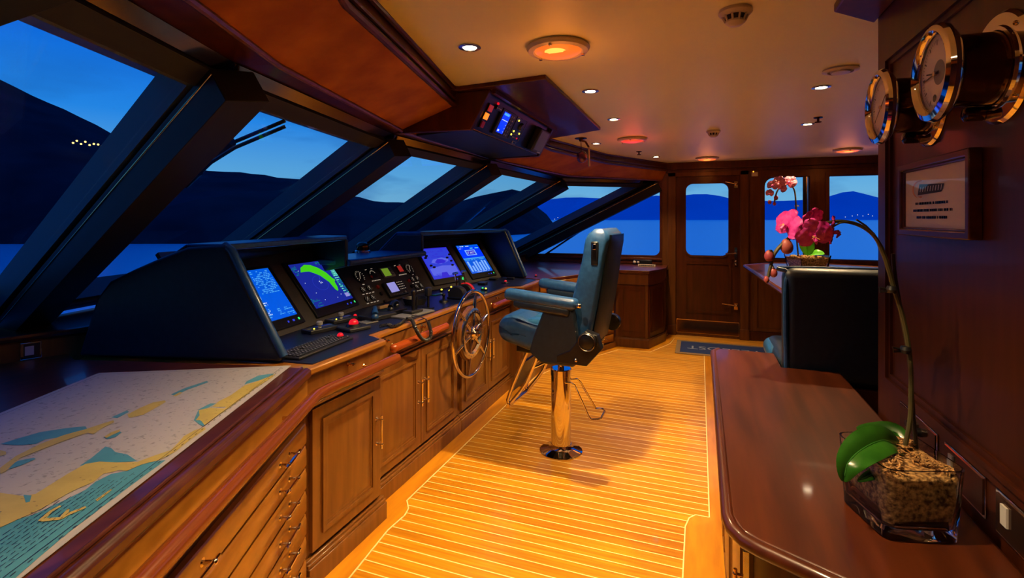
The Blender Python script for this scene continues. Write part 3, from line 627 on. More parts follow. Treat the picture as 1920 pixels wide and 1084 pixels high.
# handrails
def rail(lab, pts, posts, m='rail_red', r=.024):
    t = thing('handrail', lab, 'handrail', pts[0], 'wooden handrails on the console front')
    mb = MB(m); P = [V(p) for p in pts]; mb.tube(P, r, 16); mb.ball(P[0], r, 12); mb.ball(P[-1], r, 12); mb.build('rail', t)
    for a, b in posts:
        mb = MB('brass'); mb.tube([a, b], .007, 8); mb.lathe([(.016, 0), (.012, .006)], b, V(a) - V(b), 14); mb.ball(a, .012, 10); mb.build('bracket', t)
def rr(x, y, z): return V((x, y, z))
d_ = (V((-.975, .525, 0)) - V((-1.455, 1.60, 0))).normalized(); nn = V((-d_.y, d_.x, 0)); nn = nn if nn.x > 0 else -nn
e0 = V((-1.455, 1.60, .80)) + nn * .025
pth = [e0 + d_ * 1.75, e0 + d_ * 1.2, e0 + d_ * .6, e0 + d_ * .03, V((-1.427, 1.66, .80)), V((-1.425, 1.75, .80)), V((-1.425, 2.15, .80))]
rail('long mahogany handrail along the chart drawers bending to the helm', pth, [(e0 + d_ * .25 + nn * -.0, e0 + d_ * .25 - nn * .06), (e0 + d_ * 1.1, e0 + d_ * 1.1 - nn * .06), (V((-1.425, 1.98, .80)), V((-1.49, 1.98, .80)))], 'rail_dark')
rail('red wooden handrail left of the steering wheel with the coiled cord over it', [(-1.545, 2.31, .80), (-1.545, 2.90, .80)], [((-1.545, 2.36, .80), (-1.587, 2.36, .80)), ((-1.545, 2.68, .80), (-1.587, 2.68, .80))])
rail('dark red handrail right of the steering wheel', [(-1.545, 3.72, .80), (-1.545, 4.12, .80)], [((-1.545, 3.76, .80), (-1.587, 3.76, .80)), ((-1.545, 4.08, .80), (-1.587, 4.08, .80))])
s0, s1 = V((-1.435, 4.80, .80)), V((-.93, 5.85, .80)); dd = (s1 - s0).normalized(); n2 = V((dd.y, -dd.x, 0))
rail('red handrail under the far starboard worktop behind the chair arm', [s0 + n2 * .025, s1 + n2 * .025], [(s0 + dd * .1 + n2 * .025, s0 + dd * .1 - n2 * .03), (s0 + dd * 1.0 + n2 * .025, s0 + dd * 1.0 - n2 * .03)])
for (x, y, lab) in ((XA, 1.86, 'brass cabin hook above the handrail beside the chart table'), (XC, 2.28, 'brass cabin hook at the step of the console front'), (XC, 2.66, 'brass cabin hook behind the hanging cord'), (XC, 3.86, 'brass cabin hook right of the steering wheel top')):
    t = MB('brass'); t.lathe([(.012, 0), (.012, .004), (.005, .006), (.005, .02), (.009, .024), (.007, .03), (0, .032)], (x + .012, y, .845), (1, 0, 0), 14); t.tube([(x + .03, y, .845), (x + .034, y + .02, .842)], .004, 8); t.build('cabin_hook', label=lab, cat='hook', group='brass cabin hooks on the console front', loc=(x + .012, y, .845))

# ================================================================ HOODED INSTRUMENT CONSOLE
A0, B0 = (-1.637, 1.617), (-2.54, 1.383)
hood = thing('instrument_console', 'dark blue padded instrument console with hooded display bays', 'console', (-2.1, 3.2, .898))
prof = [Vp(u, v, A0, B0) for u, v in ((428, 474), (420, 459), (405, 459), (350, 463), (300, 483), (250, 505), (205, 527), (180, 560))]
prof = [V((A0[0], A0[1], .9)), V((A0[0] - .0, A0[1], .93))] + prof + [V((B0[0], B0[1], .9))]
inw = V((.25, -.97, 0)).normalized() * -1
def mirror(p): return V((p.x, 6.41 - p.y, p.z))
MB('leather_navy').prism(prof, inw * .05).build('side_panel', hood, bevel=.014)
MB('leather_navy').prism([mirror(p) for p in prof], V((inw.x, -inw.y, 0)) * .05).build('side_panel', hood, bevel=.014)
mb = MB('leather_blue'); mb.tube([V((A0[0], A0[1] + .02, .92)), V((-1.86, 1.575, 1.365)), V((-1.90, 1.575, 1.385))], .018, 10); mb.build('edge_roll', hood)
mb = MB('leather_blue'); mb.tube([mirror(p) for p in (V((A0[0], A0[1] + .02, .92)), V((-1.86, 1.575, 1.365)), V((-1.90, 1.575, 1.385)))], .018, 10); mb.build('edge_roll', hood)
VI1, VI2 = (-2.10, 2.62), (-2.10, 3.52)
T1, T2 = (-1.875, 1.56), (-1.875, 4.85)
mb = MB('leather_blue'); mb.slab([T1, VI1, (-2.32, 2.64), (-2.06, 1.52)], 1.365, 1.392); mb.prism([(-2.06, 1.52, 1.392), (-2.32, 2.64, 1.392), (-2.61, 2.68, 1.12), (-2.60, 1.95, 1.12), (-2.48, 1.43, 1.12)], (0, 0, -.02)); mb.build('visor', hood, bevel=.008)
mb = MB('leather_blue'); mb.slab([VI2, T2, (-2.06, 4.89), (-2.32, 3.50)], 1.365, 1.392); mb.prism([(-2.06, 4.89, 1.392), (-2.32, 3.50, 1.392), (-2.61, 3.48, 1.12), (-2.60, 4.45, 1.12), (-2.48, 4.98, 1.12)], (0, 0, -.02)); mb.build('visor', hood, bevel=.008)
# inner cheeks and the lower centre visor
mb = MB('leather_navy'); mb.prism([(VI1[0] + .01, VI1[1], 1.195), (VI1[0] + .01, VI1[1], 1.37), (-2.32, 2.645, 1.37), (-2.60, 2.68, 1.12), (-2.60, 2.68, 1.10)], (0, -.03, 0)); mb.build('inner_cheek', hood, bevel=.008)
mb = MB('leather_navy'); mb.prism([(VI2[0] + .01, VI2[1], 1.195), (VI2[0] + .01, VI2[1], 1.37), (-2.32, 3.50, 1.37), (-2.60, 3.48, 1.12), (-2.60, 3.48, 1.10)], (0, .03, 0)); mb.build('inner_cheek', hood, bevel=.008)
mb = MB('leather_blue'); mb.slab([(-2.075, 2.60), (-2.075, 3.54), (-2.46, 3.54), (-2.46, 2.60)], 1.20, 1.238); mb.prism([(-2.46, 2.6, 1.238), (-2.46, 3.54, 1.238), (-2.62, 3.54, 1.12), (-2.62, 2.6, 1.12)], (0, 0, -.02)); mb.tube([(-2.08, 2.60, 1.22), (-2.08, 3.54, 1.22)], .022, 10); mb.build('centre_visor', hood, bevel=.01)
# rear shell
mb = MB('leather_navy'); mb.prism([(-2.60, 1.95, .9), (-2.60, 1.95, 1.115), (-2.57, 1.95, 1.115), (-2.57, 1.95, .9)], (0, 2.5, 0)); mb.prism([(-2.50, 1.43, .9), (-2.60, 1.95, .9), (-2.60, 1.95, 1.115), (-2.50, 1.43, 1.115)], (.03, 0, 0)); mb.prism([(-2.50, 4.98, .9), (-2.60, 4.45, .9), (-2.60, 4.45, 1.115), (-2.50, 4.98, 1.115)], (.03, 0, 0)); mb.build('back_shell', hood)
# panels
def pan(o, q, tilt=.75): 
    o = V((*o, .9)); q = V((*q, .9)); e = (q - o).normalized(); inn = V((-e.y, e.x, 0)); inn = inn if inn.x < 0 else -inn
    return Fr(o, e, inn * tilt + V((0, 0, 1))), (q - o).length
FL, WL = pan((-1.95, 1.60), (-2.118, 2.81)); FC, WC = pan((-2.118, 2.80), (-2.118, 3.62)); FRt, WR = pan((-2.118, 3.61), (-1.90, 4.80))
if FL.n.x < 0: print('NORMAL?')
for F, Wd, H_ in ((FL, WL, .56), (FRt, WR, .56)):
    mb = MB('panel_grey'); F.box(mb, 0, Wd, 0, H_, -.02, 0); mb.build('display_fascia', hood)
mb = MB('panel_grey'); FC.box(mb, -.02, WC + .02, 0, .36, -.02, 0.0); mb.build('gauge_fascia', hood)

for F, Wd, a, c_ in ((FL, WL, T1, VI1), (FRt, WR, VI2, T2)):
    mb = MB('black_gloss'); q0, q1 = F.p(0, .50, .002), F.p(Wd, .50, .002); mb.prism([q0, q1, V((c_[0] - .012, c_[1], 1.362)), V((a[0] - .012, a[1], 1.362))], (0, 0, .006)); mb.build('glare_lining', hood)

def display(F, lab, BL, BR, TLq, content, width=None, bez=.03, bot=.055, grp='flat displays set in the console'):
    a1, h1 = F.px(*BR); a0, h0 = F.px(*BL)
    if width: a0 = a1 - width
    ht = F.px(*TLq)[1] - (h0 + h1) / 2; h0 = (h0 + h1) / 2; h1 = h0 + ht
    t = thing('display', lab, 'display', F.p((a0 + a1) / 2, h0, 0), grp)
    mb = MB('black'); F.box(mb, a0 - bez, a1 + bez, h0 - bot, h1 + bez * .7, 0.001, .014); mb.build('bezel', t, bevel=.003)
    mb = MB('s_navy'); content(F, mb, a0, a1, h0, h1); mb.build('screen', t)
    mb = MB('e_green'); F.box(mb, a1 - .012, a1 - .002, h0 - bot * .6, h0 - bot * .35, .014, .0155); mb.m('s_violet'); F.box(mb, a1 - .06, a1 - .045, h0 - bot * .6, h0 - bot * .4, .014, .015); F.box(mb, a1 - .1, a1 - .09, h0 - bot * .6, h0 - bot * .4, .014, .015); mb.build('indicator', t)
    print(lab, round(a1 - a0, 3), round(ht, 3))
    return t
def mapper(F, a0, a1, h0, h1):
    def R(mb, x0, x1, y0, y1, k=1): F.rect(mb, a0 + (a1 - a0) * x0, a0 + (a1 - a0) * x1, h0 + (h1 - h0) * y0, h0 + (h1 - h0) * y1, .0145 + .0004 * k)
    def P(mb, pts, k=1): mb.poly([F.p(a0 + (a1 - a0) * x, h0 + (h1 - h0) * y, .0145 + .0004 * k) for x, y in pts])
    return R, P
def textrows(R, mb, x0, x1, y0, y1, rows, fill=.6, k=3, seed=0, cell=.02):
    rnd = random.Random(seed); dy = (y1 - y0) / rows
    for r in range(rows):
        x = x0
        while x < x1:
            w = rnd.uniform(.6, 2.4) * cell
            if rnd.random() < fill: R(mb, x, min(x + w, x1), y0 + dy * (r + .25), y0 + dy * (r + .7), k)
            x += w + cell * .5
def c_chart(F, mb, a0, a1, h0, h1):
    R, P = mapper(F, a0, a1, h0, h1); mb.m('s_blue'); R(mb, 0, 1, 0, 1, 0); mb.m('s_sky'); R(mb, 0, .58, .42, 1, 1); mb.m('s_vivid')
    P(mb, [(0, .44), (.5, .44), (.58, .55), (.57, .66), (.52, .76), (.44, .82), (.34, .84), (.3, .88), (.22, .86), (.12, .9), (0, .88)], 2); mb.m('s_sky'); R(mb, .28, .58, .42, .48, 3); mb.m('s_indigo'); textrows(R, mb, .05, .5, .5, .8, 5, .3, 4, 2)
    mb.m('s_cyan'); textrows(R, mb, .64, .97, .5, .97, 14, .6, 3, 3); textrows(R, mb, .05, .6, .05, .38, 9, .6, 3, 4); textrows(R, mb, .72, .98, .03, .2, 5, .6, 3, 5)
    mb.m('s_white'); textrows(R, mb, .1, .62, .28, .36, 2, .8, 4, 6); textrows(R, mb, .12, .3, .16, .22, 2, .8, 4, 7); textrows(R, mb, .5, .6, .1, .2, 3, .8, 4, 8)
def c_radar(F, mb, a0, a1, h0, h1):
    R, P = mapper(F, a0, a1, h0, h1); mb.m('s_deep'); R(mb, 0, 1, 0, 1, 0); mb.m('s_green')
    P(mb, [(.16, .80), (.22, .90), (.34, .955), (.48, .93), (.62, .84), (.74, .70), (.80, .56), (.85, .50), (.80, .46), (.79, .34), (.76, .26), (.73, .245), (.70, .29), (.68, .38), (.665, .48), (.60, .58), (.55, .66), (.44, .74), (.36, .79), (.27, .80)], 2)
    mb.m('s_teal'); textrows(R, mb, .86, 1, .06, .97, 20, .75, 1, 11, .03); textrows(R, mb, 0, .12, .74, .97, 7, .6, 1, 12); textrows(R, mb, 0, .2, .02, .22, 7, .6, 1, 13); textrows(R, mb, .62, .86, .9, .98, 3, .7, 1, 14)
    mb.m('s_mint'); textrows(R, mb, .87, .99, .08, .95, 16, .45, 3, 15, .02)
    for k in range(6): R(mb, .88, .99, .60 + .025 * k, .612 + .025 * k, 4)
    mb.m('s_lav'); R(mb, .85, .96, .07, .16, 4); mb.m('s_violet')
    pts = [(.45 + .17 * math.cos(2 * PI * k / 40), .50 + .17 * math.sin(2 * PI * k / 40)) for k in range(40)]
    for k in range(0, 40, 1):
        (x, y), (x2, y2) = pts[k], pts[(k + 1) % 40]; P(mb, [(x, y), (x2, y2), (x2 * .98 + .009, y2 * .98 + .01), (x * .98 + .009, y * .98 + .01)], 2)
    P(mb, [(.45, .5), (.457, .5), (.527, .67), (.52, .67)], 2); mb.m('s_white')
    for x, y in ((.43, .52), (.45, .50), (.47, .505), (.445, .48), (.49, .49), (.44, .535), (.2, .3), (.3, .12), (.1, .55), (.62, .1), (.75, .15), (.12, .83)): R(mb, x, x + .015, y, y + .014, 4)
def c_camera(F, mb, a0, a1, h0, h1):
    R, P = mapper(F, a0, a1, h0, h1); mb.m('s_indigo'); R(mb, 0, 1, 0, 1, 0); mb.m('s_violet'); R(mb, .02, .98, .02, .97, 1)
    mb.m('s_purple'); P(mb, [(.2, .52), (.3, .62), (.62, .66), (.84, .6), (.8, .52), (.5, .45)], 2); P(mb, [(.05, .12), (.6, .06), (.95, .14), (.95, .36), (.5, .4), (.05, .34)], 2)
    mb.m('s_indigo'); P(mb, [(.32, .52), (.45, .62), (.62, .6), (.74, .53), (.6, .47), (.4, .47)], 3); P(mb, [(.28, .02), (.56, .02), (.54, .18), (.36, .18)], 3); textrows(R, mb, .1, .9, .68, .94, 6, .4, 3, 22, .05); textrows(R, mb, .1, .4, .03, .16, 4, .5, 3, 23, .03)
    mb.m('ink')
    for x, y in ((.06, .66), (.1, .4), (.17, .34), (.78, .6), (.86, .48), (.82, .34), (.92, .7), (.12, .72)): P(mb, [(x, y), (x + .08, y + .01), (x + .1, y + .06), (x + .03, y + .07), (x - .01, y + .04)], 4)
def c_table(F, mb, a0, a1, h0, h1):
    R, P = mapper(F, a0, a1, h0, h1); mb.m('s_blue'); R(mb, 0, 1, 0, 1, 0); mb.m('s_vivid'); R(mb, 0, 1, .55, .93, 1); mb.m('s_cyan'); R(mb, 0, 1, .5, .53, 2); textrows(R, mb, .03, .97, .44, .5, 1, .8, 3, 31)
    mb.m('s_sky')
    for k, hgt in enumerate((.36, .2, .33, .36, .30, .36, .34)): R(mb, .06 + .13 * k, .14 + .13 * k, .06, .06 + hgt, 2)
    R(mb, .25, .72, .62, .82, 2); mb.m('s_indigo'); R(mb, .3, .67, .65, .79, 3); mb.m('s_white'); textrows(R, mb, .05, .6, .93, .98, 1, .8, 3, 32, .03); textrows(R, mb, .05, .2, .86, .9, 1, .8, 3, 33); textrows(R, mb, .33, .65, .68, .76, 3, .6, 4, 34)
    textrows(R, mb, .05, .95, .02, .05, 1, .6, 3, 35); mb.m('s_mint'); R(mb, .55, .68, .86, .89, 3); R(mb, .78, .95, .86, .89, 3)
display(FL, 'blue chart display nearest the padded side panel', (500, 603), (556, 595), (500, 505), c_chart, width=.43)
display(FL, 'radar display with a green coastline arc', (590, 582), (659, 561), (578, 494), c_radar)
display(FRt, 'blue camera display left of the throttle levers', (812, 526), (865, 518), (815, 466.5), c_camera)
display(FRt, 'pale blue data display at the far end of the console', (887, 513), (923, 510), (889, 460), c_table, width=.36)

# centre gauge panel contents
gp = lambda u, v: FC.px(u, v)
def zc_(x, y): return gp(640 + x / 9.033, 500 + y / 9.033)       # pixel of the enlarged crop
def gauge(xy, r, lab, ticks=13, ang=50, num=True):
    a, h = zc_(*xy); t = thing('gauge', lab, 'gauge', FC.p(a, h, 0), 'round dial gauges on the centre panel')
    mb = MB('black'); FC.disc(mb, a, h, r * 1.1, .0, .008); mb.build('case', t)
    mb = MB('ink'); FC.disc(mb, a, h, r, .008, .0085); mb.m('backlit')
    for k in range(ticks):
        q = math.radians(225 - 270 * k / (ticks - 1)); c, s_ = math.cos(q), math.sin(q)
        p = [FC.p(a + c * r * i + dx * s_, h + s_ * r * i - dx * c, .0095) for i, dx in ((.72, -.0012), (.95, -.0012), (.95, .0012), (.72, .0012))]; mb.poly(p)
    mb.build('dial', t)
    q = math.radians(ang); c, s_ = math.cos(q), math.sin(q)
    mb = MB('backlit'); mb.prism([FC.p(a - c * r * .5 + .0012 * s_, h - s_ * r * .5 - .0012 * c, .010), FC.p(a + c * r * .7 + .0012 * s_, h + s_ * r * .7 - .0012 * c, .010), FC.p(a + c * r * .7 - .0012 * s_, h + s_ * r * .7 + .0012 * c, .010), FC.p(a - c * r * .5 - .0012 * s_, h - s_ * r * .5 + .0012 * c, .010)], FC.n * .001); mb.build('needle', t)
gauge((300, 175), .048, 'large black dial at the left end of the gauge panel', 13, 60)
gauge((1145, 50), .048, 'large black dial at the right end of the gauge panel', 13, 60)
for i, (xy, lab) in enumerate((((360, 400), 'small dial left of its pair under the large left dial'), ((462, 372), 'small dial right of its pair under the large left dial'), ((430, 560), 'lowest left small dial of the gauge panel'), ((525, 530), 'lowest small dial next to the centre keypad'),
               ((1200, 222), 'small dial beside the red button on the right'), ((1275, 205), 'small dial at the upper right of the panel'), ((1265, 345), 'lower small dial at the right of the panel'), ((1345, 330), 'lowest rightmost small dial of the panel'))):
    gauge(xy, .021, lab, 6, 120 - 30 * (i % 3))
def ctl(name, lab, cat, x0, y0, w_, h_, parts):
    a, h = zc_(x0, y0); t = thing(name, lab, cat, FC.p(a, h, 0)); parts(t, a, h)
def nav_lcd(t, a, h):
    mb = MB('grey_light'); FC.box(mb, a - .075, a + .075, h - .045, h + .045, .001, .012); mb.build('housing', t, bevel=.004)
    mb = MB('s_lime'); FC.box(mb, a - .062, a + .022, h - .034, h + .034, .012, .0135); mb.build('screen', t)
    for k in range(4): mb = MB('grey'); FC.box(mb, a + .034, a + .064, h + .022 - .017 * k, h + .032 - .017 * k, .012, .015); mb.build('button', t)
ctl('autopilot_display', 'small grey instrument with a green screen on the centre panel', 'instrument', 770, 105, 0, 0, nav_lcd)
def alarm(t, a, h):
    mb = MB('dark_plastic'); FC.box(mb, a - .036, a + .036, h - .036, h + .036, .001, .010); mb.build('housing', t, bevel=.003)
    mb = MB('e_red_dim'); FC.box(mb, a - .028, a + .028, h - .026, h + .028, .010, .0115); mb.build('screen', t)
    mb = MB('backlit')
    for k in range(6): FC.box(mb, a - .05 + .019 * k, a - .04 + .019 * k, h - .052, h - .045, .0, .0015)
    mb.build('legend', t)
ctl('alarm_display', 'small square instrument with a dim red screen', 'instrument', 985, 50, 0, 0, alarm)
def rudder(t, a, h):
    mb = MB('dark_plastic'); FC.box(mb, a - .042, a + .042, h - .042, h + .042, .001, .008); mb.build('housing', t, bevel=.003)
    mb = MB('backlit')
    for k in range(9): q = math.radians(20 + 140 * k / 8); FC.box(mb, a + .03 * math.cos(q) - .0015, a + .03 * math.cos(q) + .0015, h - .005 + .03 * math.sin(q) - .003, h - .005 + .03 * math.sin(q) + .003, .008, .009)
    for k in range(6): FC.box(mb, a - .045 + .018 * k, a - .036 + .018 * k, h - .058, h - .052, .0, .0015)
    mb.build('legend', t)
    mb = MB('red_paint'); FC.disc(mb, a - .032, h - .022, .013, .008, .013, 16, .009); mb.build('button', t)
ctl('rudder_indicator', 'small square black indicator with a red button beside the left dial', 'instrument', 520, 130, 0, 0, rudder)
def keypad(t, a, h):
    mb = MB('dark_plastic'); FC.box(mb, a - .125, a + .125, h - .065, h + .065, .001, .022); mb.build('housing', t, bevel=.008)
    mb = MB('s_lav'); FC.box(mb, a - .090, a + .012, h - .030, h + .052, .022, .0235); mb.build('screen', t)
    for r in range(4):
        for c in range(4): mb = MB('backlit'); FC.box(mb, a + .036 + .021 * c, a + .042 + .021 * c, h + .041 - .02 * r, h + .045 - .02 * r, .022, .025); mb.build('key', t)
    for c in range(6): mb = MB('grey'); FC.box(mb, a - .09 + .022 * c, a - .076 + .022 * c, h - .054, h - .047, .022, .025); mb.build('key', t)
    mb = MB('grey_light'); FC.disc(mb, a + .075, h - .048, .010, .022, .027, 14); mb.build('dial_knob', t)
ctl('control_keypad', 'tilted black keypad unit with a lavender screen', 'instrument', 905, 385, 0, 0, keypad)
for x, y, m_, lab in ((610, 350, 'red_paint', 'red push button left of the keypad unit'), (1140, 242, 'red_paint', 'red push button right of the keypad unit'), (672, 462, 'black', 'black knob below the left red push button'), (1187, 338, 'black', 'black knob below the right red push button'), (735, 600, 'black', 'black knob on the bottom edge of the gauge panel')):
    a, h = zc_(x, y); mb = MB(m_); FC.disc(mb, a, h, .016, .0, .012, 18, .013); mb.build('panel_knob', label=lab, cat='knob', group='round knobs and buttons on the centre panel', loc=FC.p(a, h, 0))
mb = MB('backlit')
for x, y in ((375, 302), (375, 470), (435, 456), (485, 448), (540, 432), (450, 625), (515, 608), (565, 598), (618, 582), (1215, 283), (1262, 270), (1300, 262), (1338, 255), (1295, 410), (1335, 400), (1375, 390), (1412, 380), (1210, 135), (415, 55), (510, 38), (905, -15), (985, -25)):
    a, h = zc_(x, y); FC.box(mb, a - .011, a + .011, h - .0025, h + .0025, .0, .0008)
mb.build('engraved_legends', hood)
# things standing on the hood
t = thing('searchlight_dome', 'bronze domed compass on the centre visor beside the left hood', 'compass', Zp(680, 473, 1.239)); o = t.location
MB('steel').lathe([(.060, 0), (.060, .012), (.050, .018)], o, (0, 0, 1), 28).build('base', t)
MB('bronze').lathe([(.048, .018), (.05, .035), (.045, .06), (.03, .075), (0, .08)], o, (0, 0, 1), 28, cap=False).build('dome', t)

# ================================================================ GEAR ON THE WORKTOP
ZW = .8985
def on(u, v, z=ZW): return Zp(u, v, z)
# keyboard
q = [on(*p) for p in ((532, 664), (566, 676), (655, 640), (606, 634))]
ctr = sum(q, V()) / 4; e = (q[2] - q[1]).normalized(); print('kb', (q[2] - q[1]).length, (q[0] - q[1]).length, e)
def Fw(c, yaw, z=ZW): return Fr(V((c[0], c[1], z)), (math.cos(yaw), math.sin(yaw), 0), (-math.sin(yaw), math.cos(yaw), 0))
kb = thing('keyboard', 'black computer keyboard at the near end of the helm worktop', 'keyboard', (ctr.x, ctr.y, ZW)); F = Fw(ctr, math.atan2(e.y, e.x))
mb = MB('dark_plastic'); F.box(mb, -.20, .20, -.07, .07, 0, .012); mb.build('base', kb, bevel=.004)
mat('key_black', (.02, .02, .022), .4)
mb = MB('key_black')
for r in range(6):
    for c in range(20):
        if random.random() < .04: continue
        F.box(mb, -.19 + .019 * c, -.19 + .019 * c + .0145, -.058 + .020 * r, -.058 + .020 * r + .015, .012, .017)
        mb.m('grey_light'); F.box(mb, -.186 + .019 * c, -.180 + .019 * c, -.052 + .020 * r, -.046 + .020 * r, .017, .0173); mb.m('key_black')
k = mb.build('keys', kb); k['kind'] = 'stuff'
def trackball(u, v, s, m_, lab, yaw=1.3, g='red lit trackballs on the helm worktop'):
    c = on(u, v); t = thing('trackball', lab, 'trackball', c, g); F = Fw(c, yaw)
    mb = MB('dark_plastic'); F.box(mb, -.055 * s, .055 * s, -.05 * s, .05 * s, 0, .016 * s); mb.build('base', t, bevel=.006)
    mb = MB('black'); mb.lathe([(.034 * s, .016 * s), (.030 * s, .026 * s)], c, (0, 0, 1), 24); mb.build('ring', t)
    MB(m_).ball(c + V((0, 0, .026 * s)), .021 * s, 18).build('ball', t)
trackball(638, 637, .75, 'e_red', 'small trackball with a glowing red ball beside the keyboard')
trackball(663, 618, 1.25, 'e_red', 'larger round trackball with a glowing red ball behind the small one')
trackball(666, 596, .5, 'e_red', 'tiny glowing red button near the radar display')
trackball(948, 531, .6, 'e_red', 'glowing red button at the far end of the worktop')
for u, v, lab in ((600, 621, 'flat joystick box with a grey knob between the two left displays'), (640, 603, 'flat joystick box with a grey knob under the radar display')):
    c = on(u, v); t = thing('joystick_box', lab, 'joystick', c, 'flat joystick boxes under the left displays'); F = Fw(c, 1.35)
    mb = MB('dark_plastic'); F.box(mb, -.085, .085, -.045, .045, 0, .022); mb.build('base', t, bevel=.005)
    mb = MB('steel'); F.box(mb, -.08, .08, -.0, .03, .022, .0235); mb.build('label_plate', t)
    mb = MB('grey_light'); mb.lathe([(.010, .022), (.008, .034), (.015, .037), (.016, .052), (.012, .056), (0, .057)], F.p(-.01, -.01, 0), (0, 0, 1), 18, cap=False); mb.build('knob', t)
    MB('e_yellow').ball(F.p(-.05, -.02, .024), .004, 8).build('lamp', t)
c = on(690, 605); F = Fw(c, 1.3); mb = MB('grey'); F.box(mb, -.045, .045, -.04, .04, 0, .008); mb.build('mouse_pad', label='small grey pad right of the big trackball', cat='pad', loc=c, bevel=.003)
# telephone handsets
def handset(F, t, m_='dark_plastic', L=.19, z=.03, mm=None):
    mb = MB(m_); mb.tube([F.p(-L / 2 + .02, 0, z + .018), F.p(-L / 4, 0, z + .034), F.p(0, 0, z + .038), F.p(L / 4, 0, z + .034), F.p(L / 2 - .02, 0, z + .018)], [.017, .013, .012, .013, .017], 12)
    for s_ in (-1, 1): mb.lathe([(.020, 0), (.022, .006), (.019, .016), (.012, .024)], F.p(s_ * (L / 2 - .025), 0, z - .006), (0, 0, 1), 18)
    mb.build('handset', t)
def coil(path, R, turns, r=.0035, m_='dark_plastic'):
    P = [V(p) for p in path]; seg = [(P[i + 1] - P[i]).length for i in range(len(P) - 1)]; tot = sum(seg); pts = []; n = turns * 8
    for k in range(n + 1):
        d = tot * k / n; i = 0
        while i < len(seg) - 1 and d > seg[i]: d -= seg[i]; i += 1
        p = P[i].lerp(P[i + 1], min(1, d / seg[i])); tg = (P[i + 1] - P[i]).normalized(); a = tg.cross(V((.3, .2, 1))).normalized(); b = tg.cross(a); q = 2 * PI * k / 8
        pts.append(p + (a * math.cos(q) + b * math.sin(q)) * R)
    mb = MB(m_); mb.tube(pts, r, 6); return mb
def smooth(P, k=6):
    P = [V(p) for p in P]; o = []
    for i in range(len(P) - 1):
        a, b, c, d = P[max(i - 1, 0)], P[i], P[i + 1], P[min(i + 2, len(P) - 1)]
        for j in range(k):
            t = j / k; o.append(.5 * ((2 * b) + (c - a) * t + (2 * a - 5 * b + 4 * c - d) * t * t + (3 * b - a - 3 * c + d) * t ** 3))
    return o + [P[-1]]
c = on(708, 597); t = thing('telephone', 'black telephone with its handset left of the hanging cord', 'telephone', c); F = Fw(c, 1.35)
mb = MB('dark_plastic'); F.box(mb, -.10, .10, -.06, .06, 0, .028); mb.build('cradle', t, bevel=.006)
F2 = Fw(on(703, 600), 2.2); handset(F2, t, 'leather_blue'); coil(smooth([on(712, 612, .905), on(728, 609, .905), on(738, 612, .905), on(752, 606, .905), on(758, 600, .91)]), .008, 26, .0028, 'dark_plastic').build('coiled_cord', t)
c = on(735, 588); t = thing('telephone', 'black telephone behind, closer to the gauge panel', 'telephone', c); F = Fw(c, 1.5)
mb = MB('black'); F.box(mb, -.09, .09, -.055, .055, 0, .03); mb.build('cradle', t, bevel=.006); handset(Fw(on(738, 586), 1.9), t, 'black')
c = on(724, 577); F = Fw(c, 1.4); mb = MB('wood_pale'); F.box(mb, -.07, .07, -.012, .012, 0, .02); mb.build('wooden_block', label='small pale wooden strip lying under the gauge panel', cat='strip', loc=c, bevel=.003)
# radio control with hanging coiled cord
c = on(775, 590); t = thing('radio_control_box', 'grey radio control box with a coiled cord hanging over the rail', 'radio', c); F = Fw(c, 1.45)
mb = MB('grey'); F.box(mb, -.15, .15, -.055, .055, 0, .012); mb.build('base_plate', t, bevel=.003)
mb = MB('dark_plastic'); F.box(mb, -.05, .06, -.03, .04, .012, .03); mb.build('switch_box', t, bevel=.004)
mb = MB('black'); mb.tube([F.p(.0, 0, .03), F.p(.0, .0, .13)], .011, 10); mb.lathe([(.014, 0), (.016, .02), (.01, .028)], F.p(0, 0, .125), (0, 0, 1), 12); mb.build('joystick', t)
mb = MB('black'); mb.tube([F.p(.03, 0, .03), F.p(.035, 0, .11)], .006, 8); mb.build('lever', t)
D0 = lambda u, v, x: Xp(u, v, x)
cp = smooth([on(762, 598, .92), D0(772, 600, -1.57), D0(779, 616, -1.50), D0(788, 632, -1.50), D0(798, 639, -1.50), D0(806, 634, -1.50), D0(808, 622, -1.50), D0(803, 604, -1.54)])
coil(cp, .0085, 70, .0030, 'dark_plastic').build('coiled_cord', t)
mb = MB('dark_plastic'); mb.tube(smooth([D0(803, 604, -1.54), D0(797, 598, -1.58), on(785, 593, .92), on(772, 592, .91)]), .003, 6); mb.build('cord_end', t)
# deep black tray / repeater
c = on(778, 570); t = thing('tray', 'black open tray behind the radio box at the gauge panel', 'tray', c); F = Fw(c, 1.5)
mb = MB('dark_plastic'); mb.lathe([(.02, .0), (.07, .0), (.09, .045), (.086, .045), (.066, .006), (0, .006)], c, (0, 0, 1), 24, cap=False); mb.build('bowl', t)
c = on(803, 578); t = thing('microphone_stand', 'black handheld microphone upright on a small stand', 'microphone', c)
mb = MB('black'); mb.lathe([(.04, 0), (.04, .008)], c, (0, 0, 1), 20); mb.tube([c, c + V((0, 0, .09))], .009, 10); mb.build('stand', t); MB('dark_plastic').rbox(c + V((0, 0, .11)), (.035, .05, .06), .01).build('microphone', t)
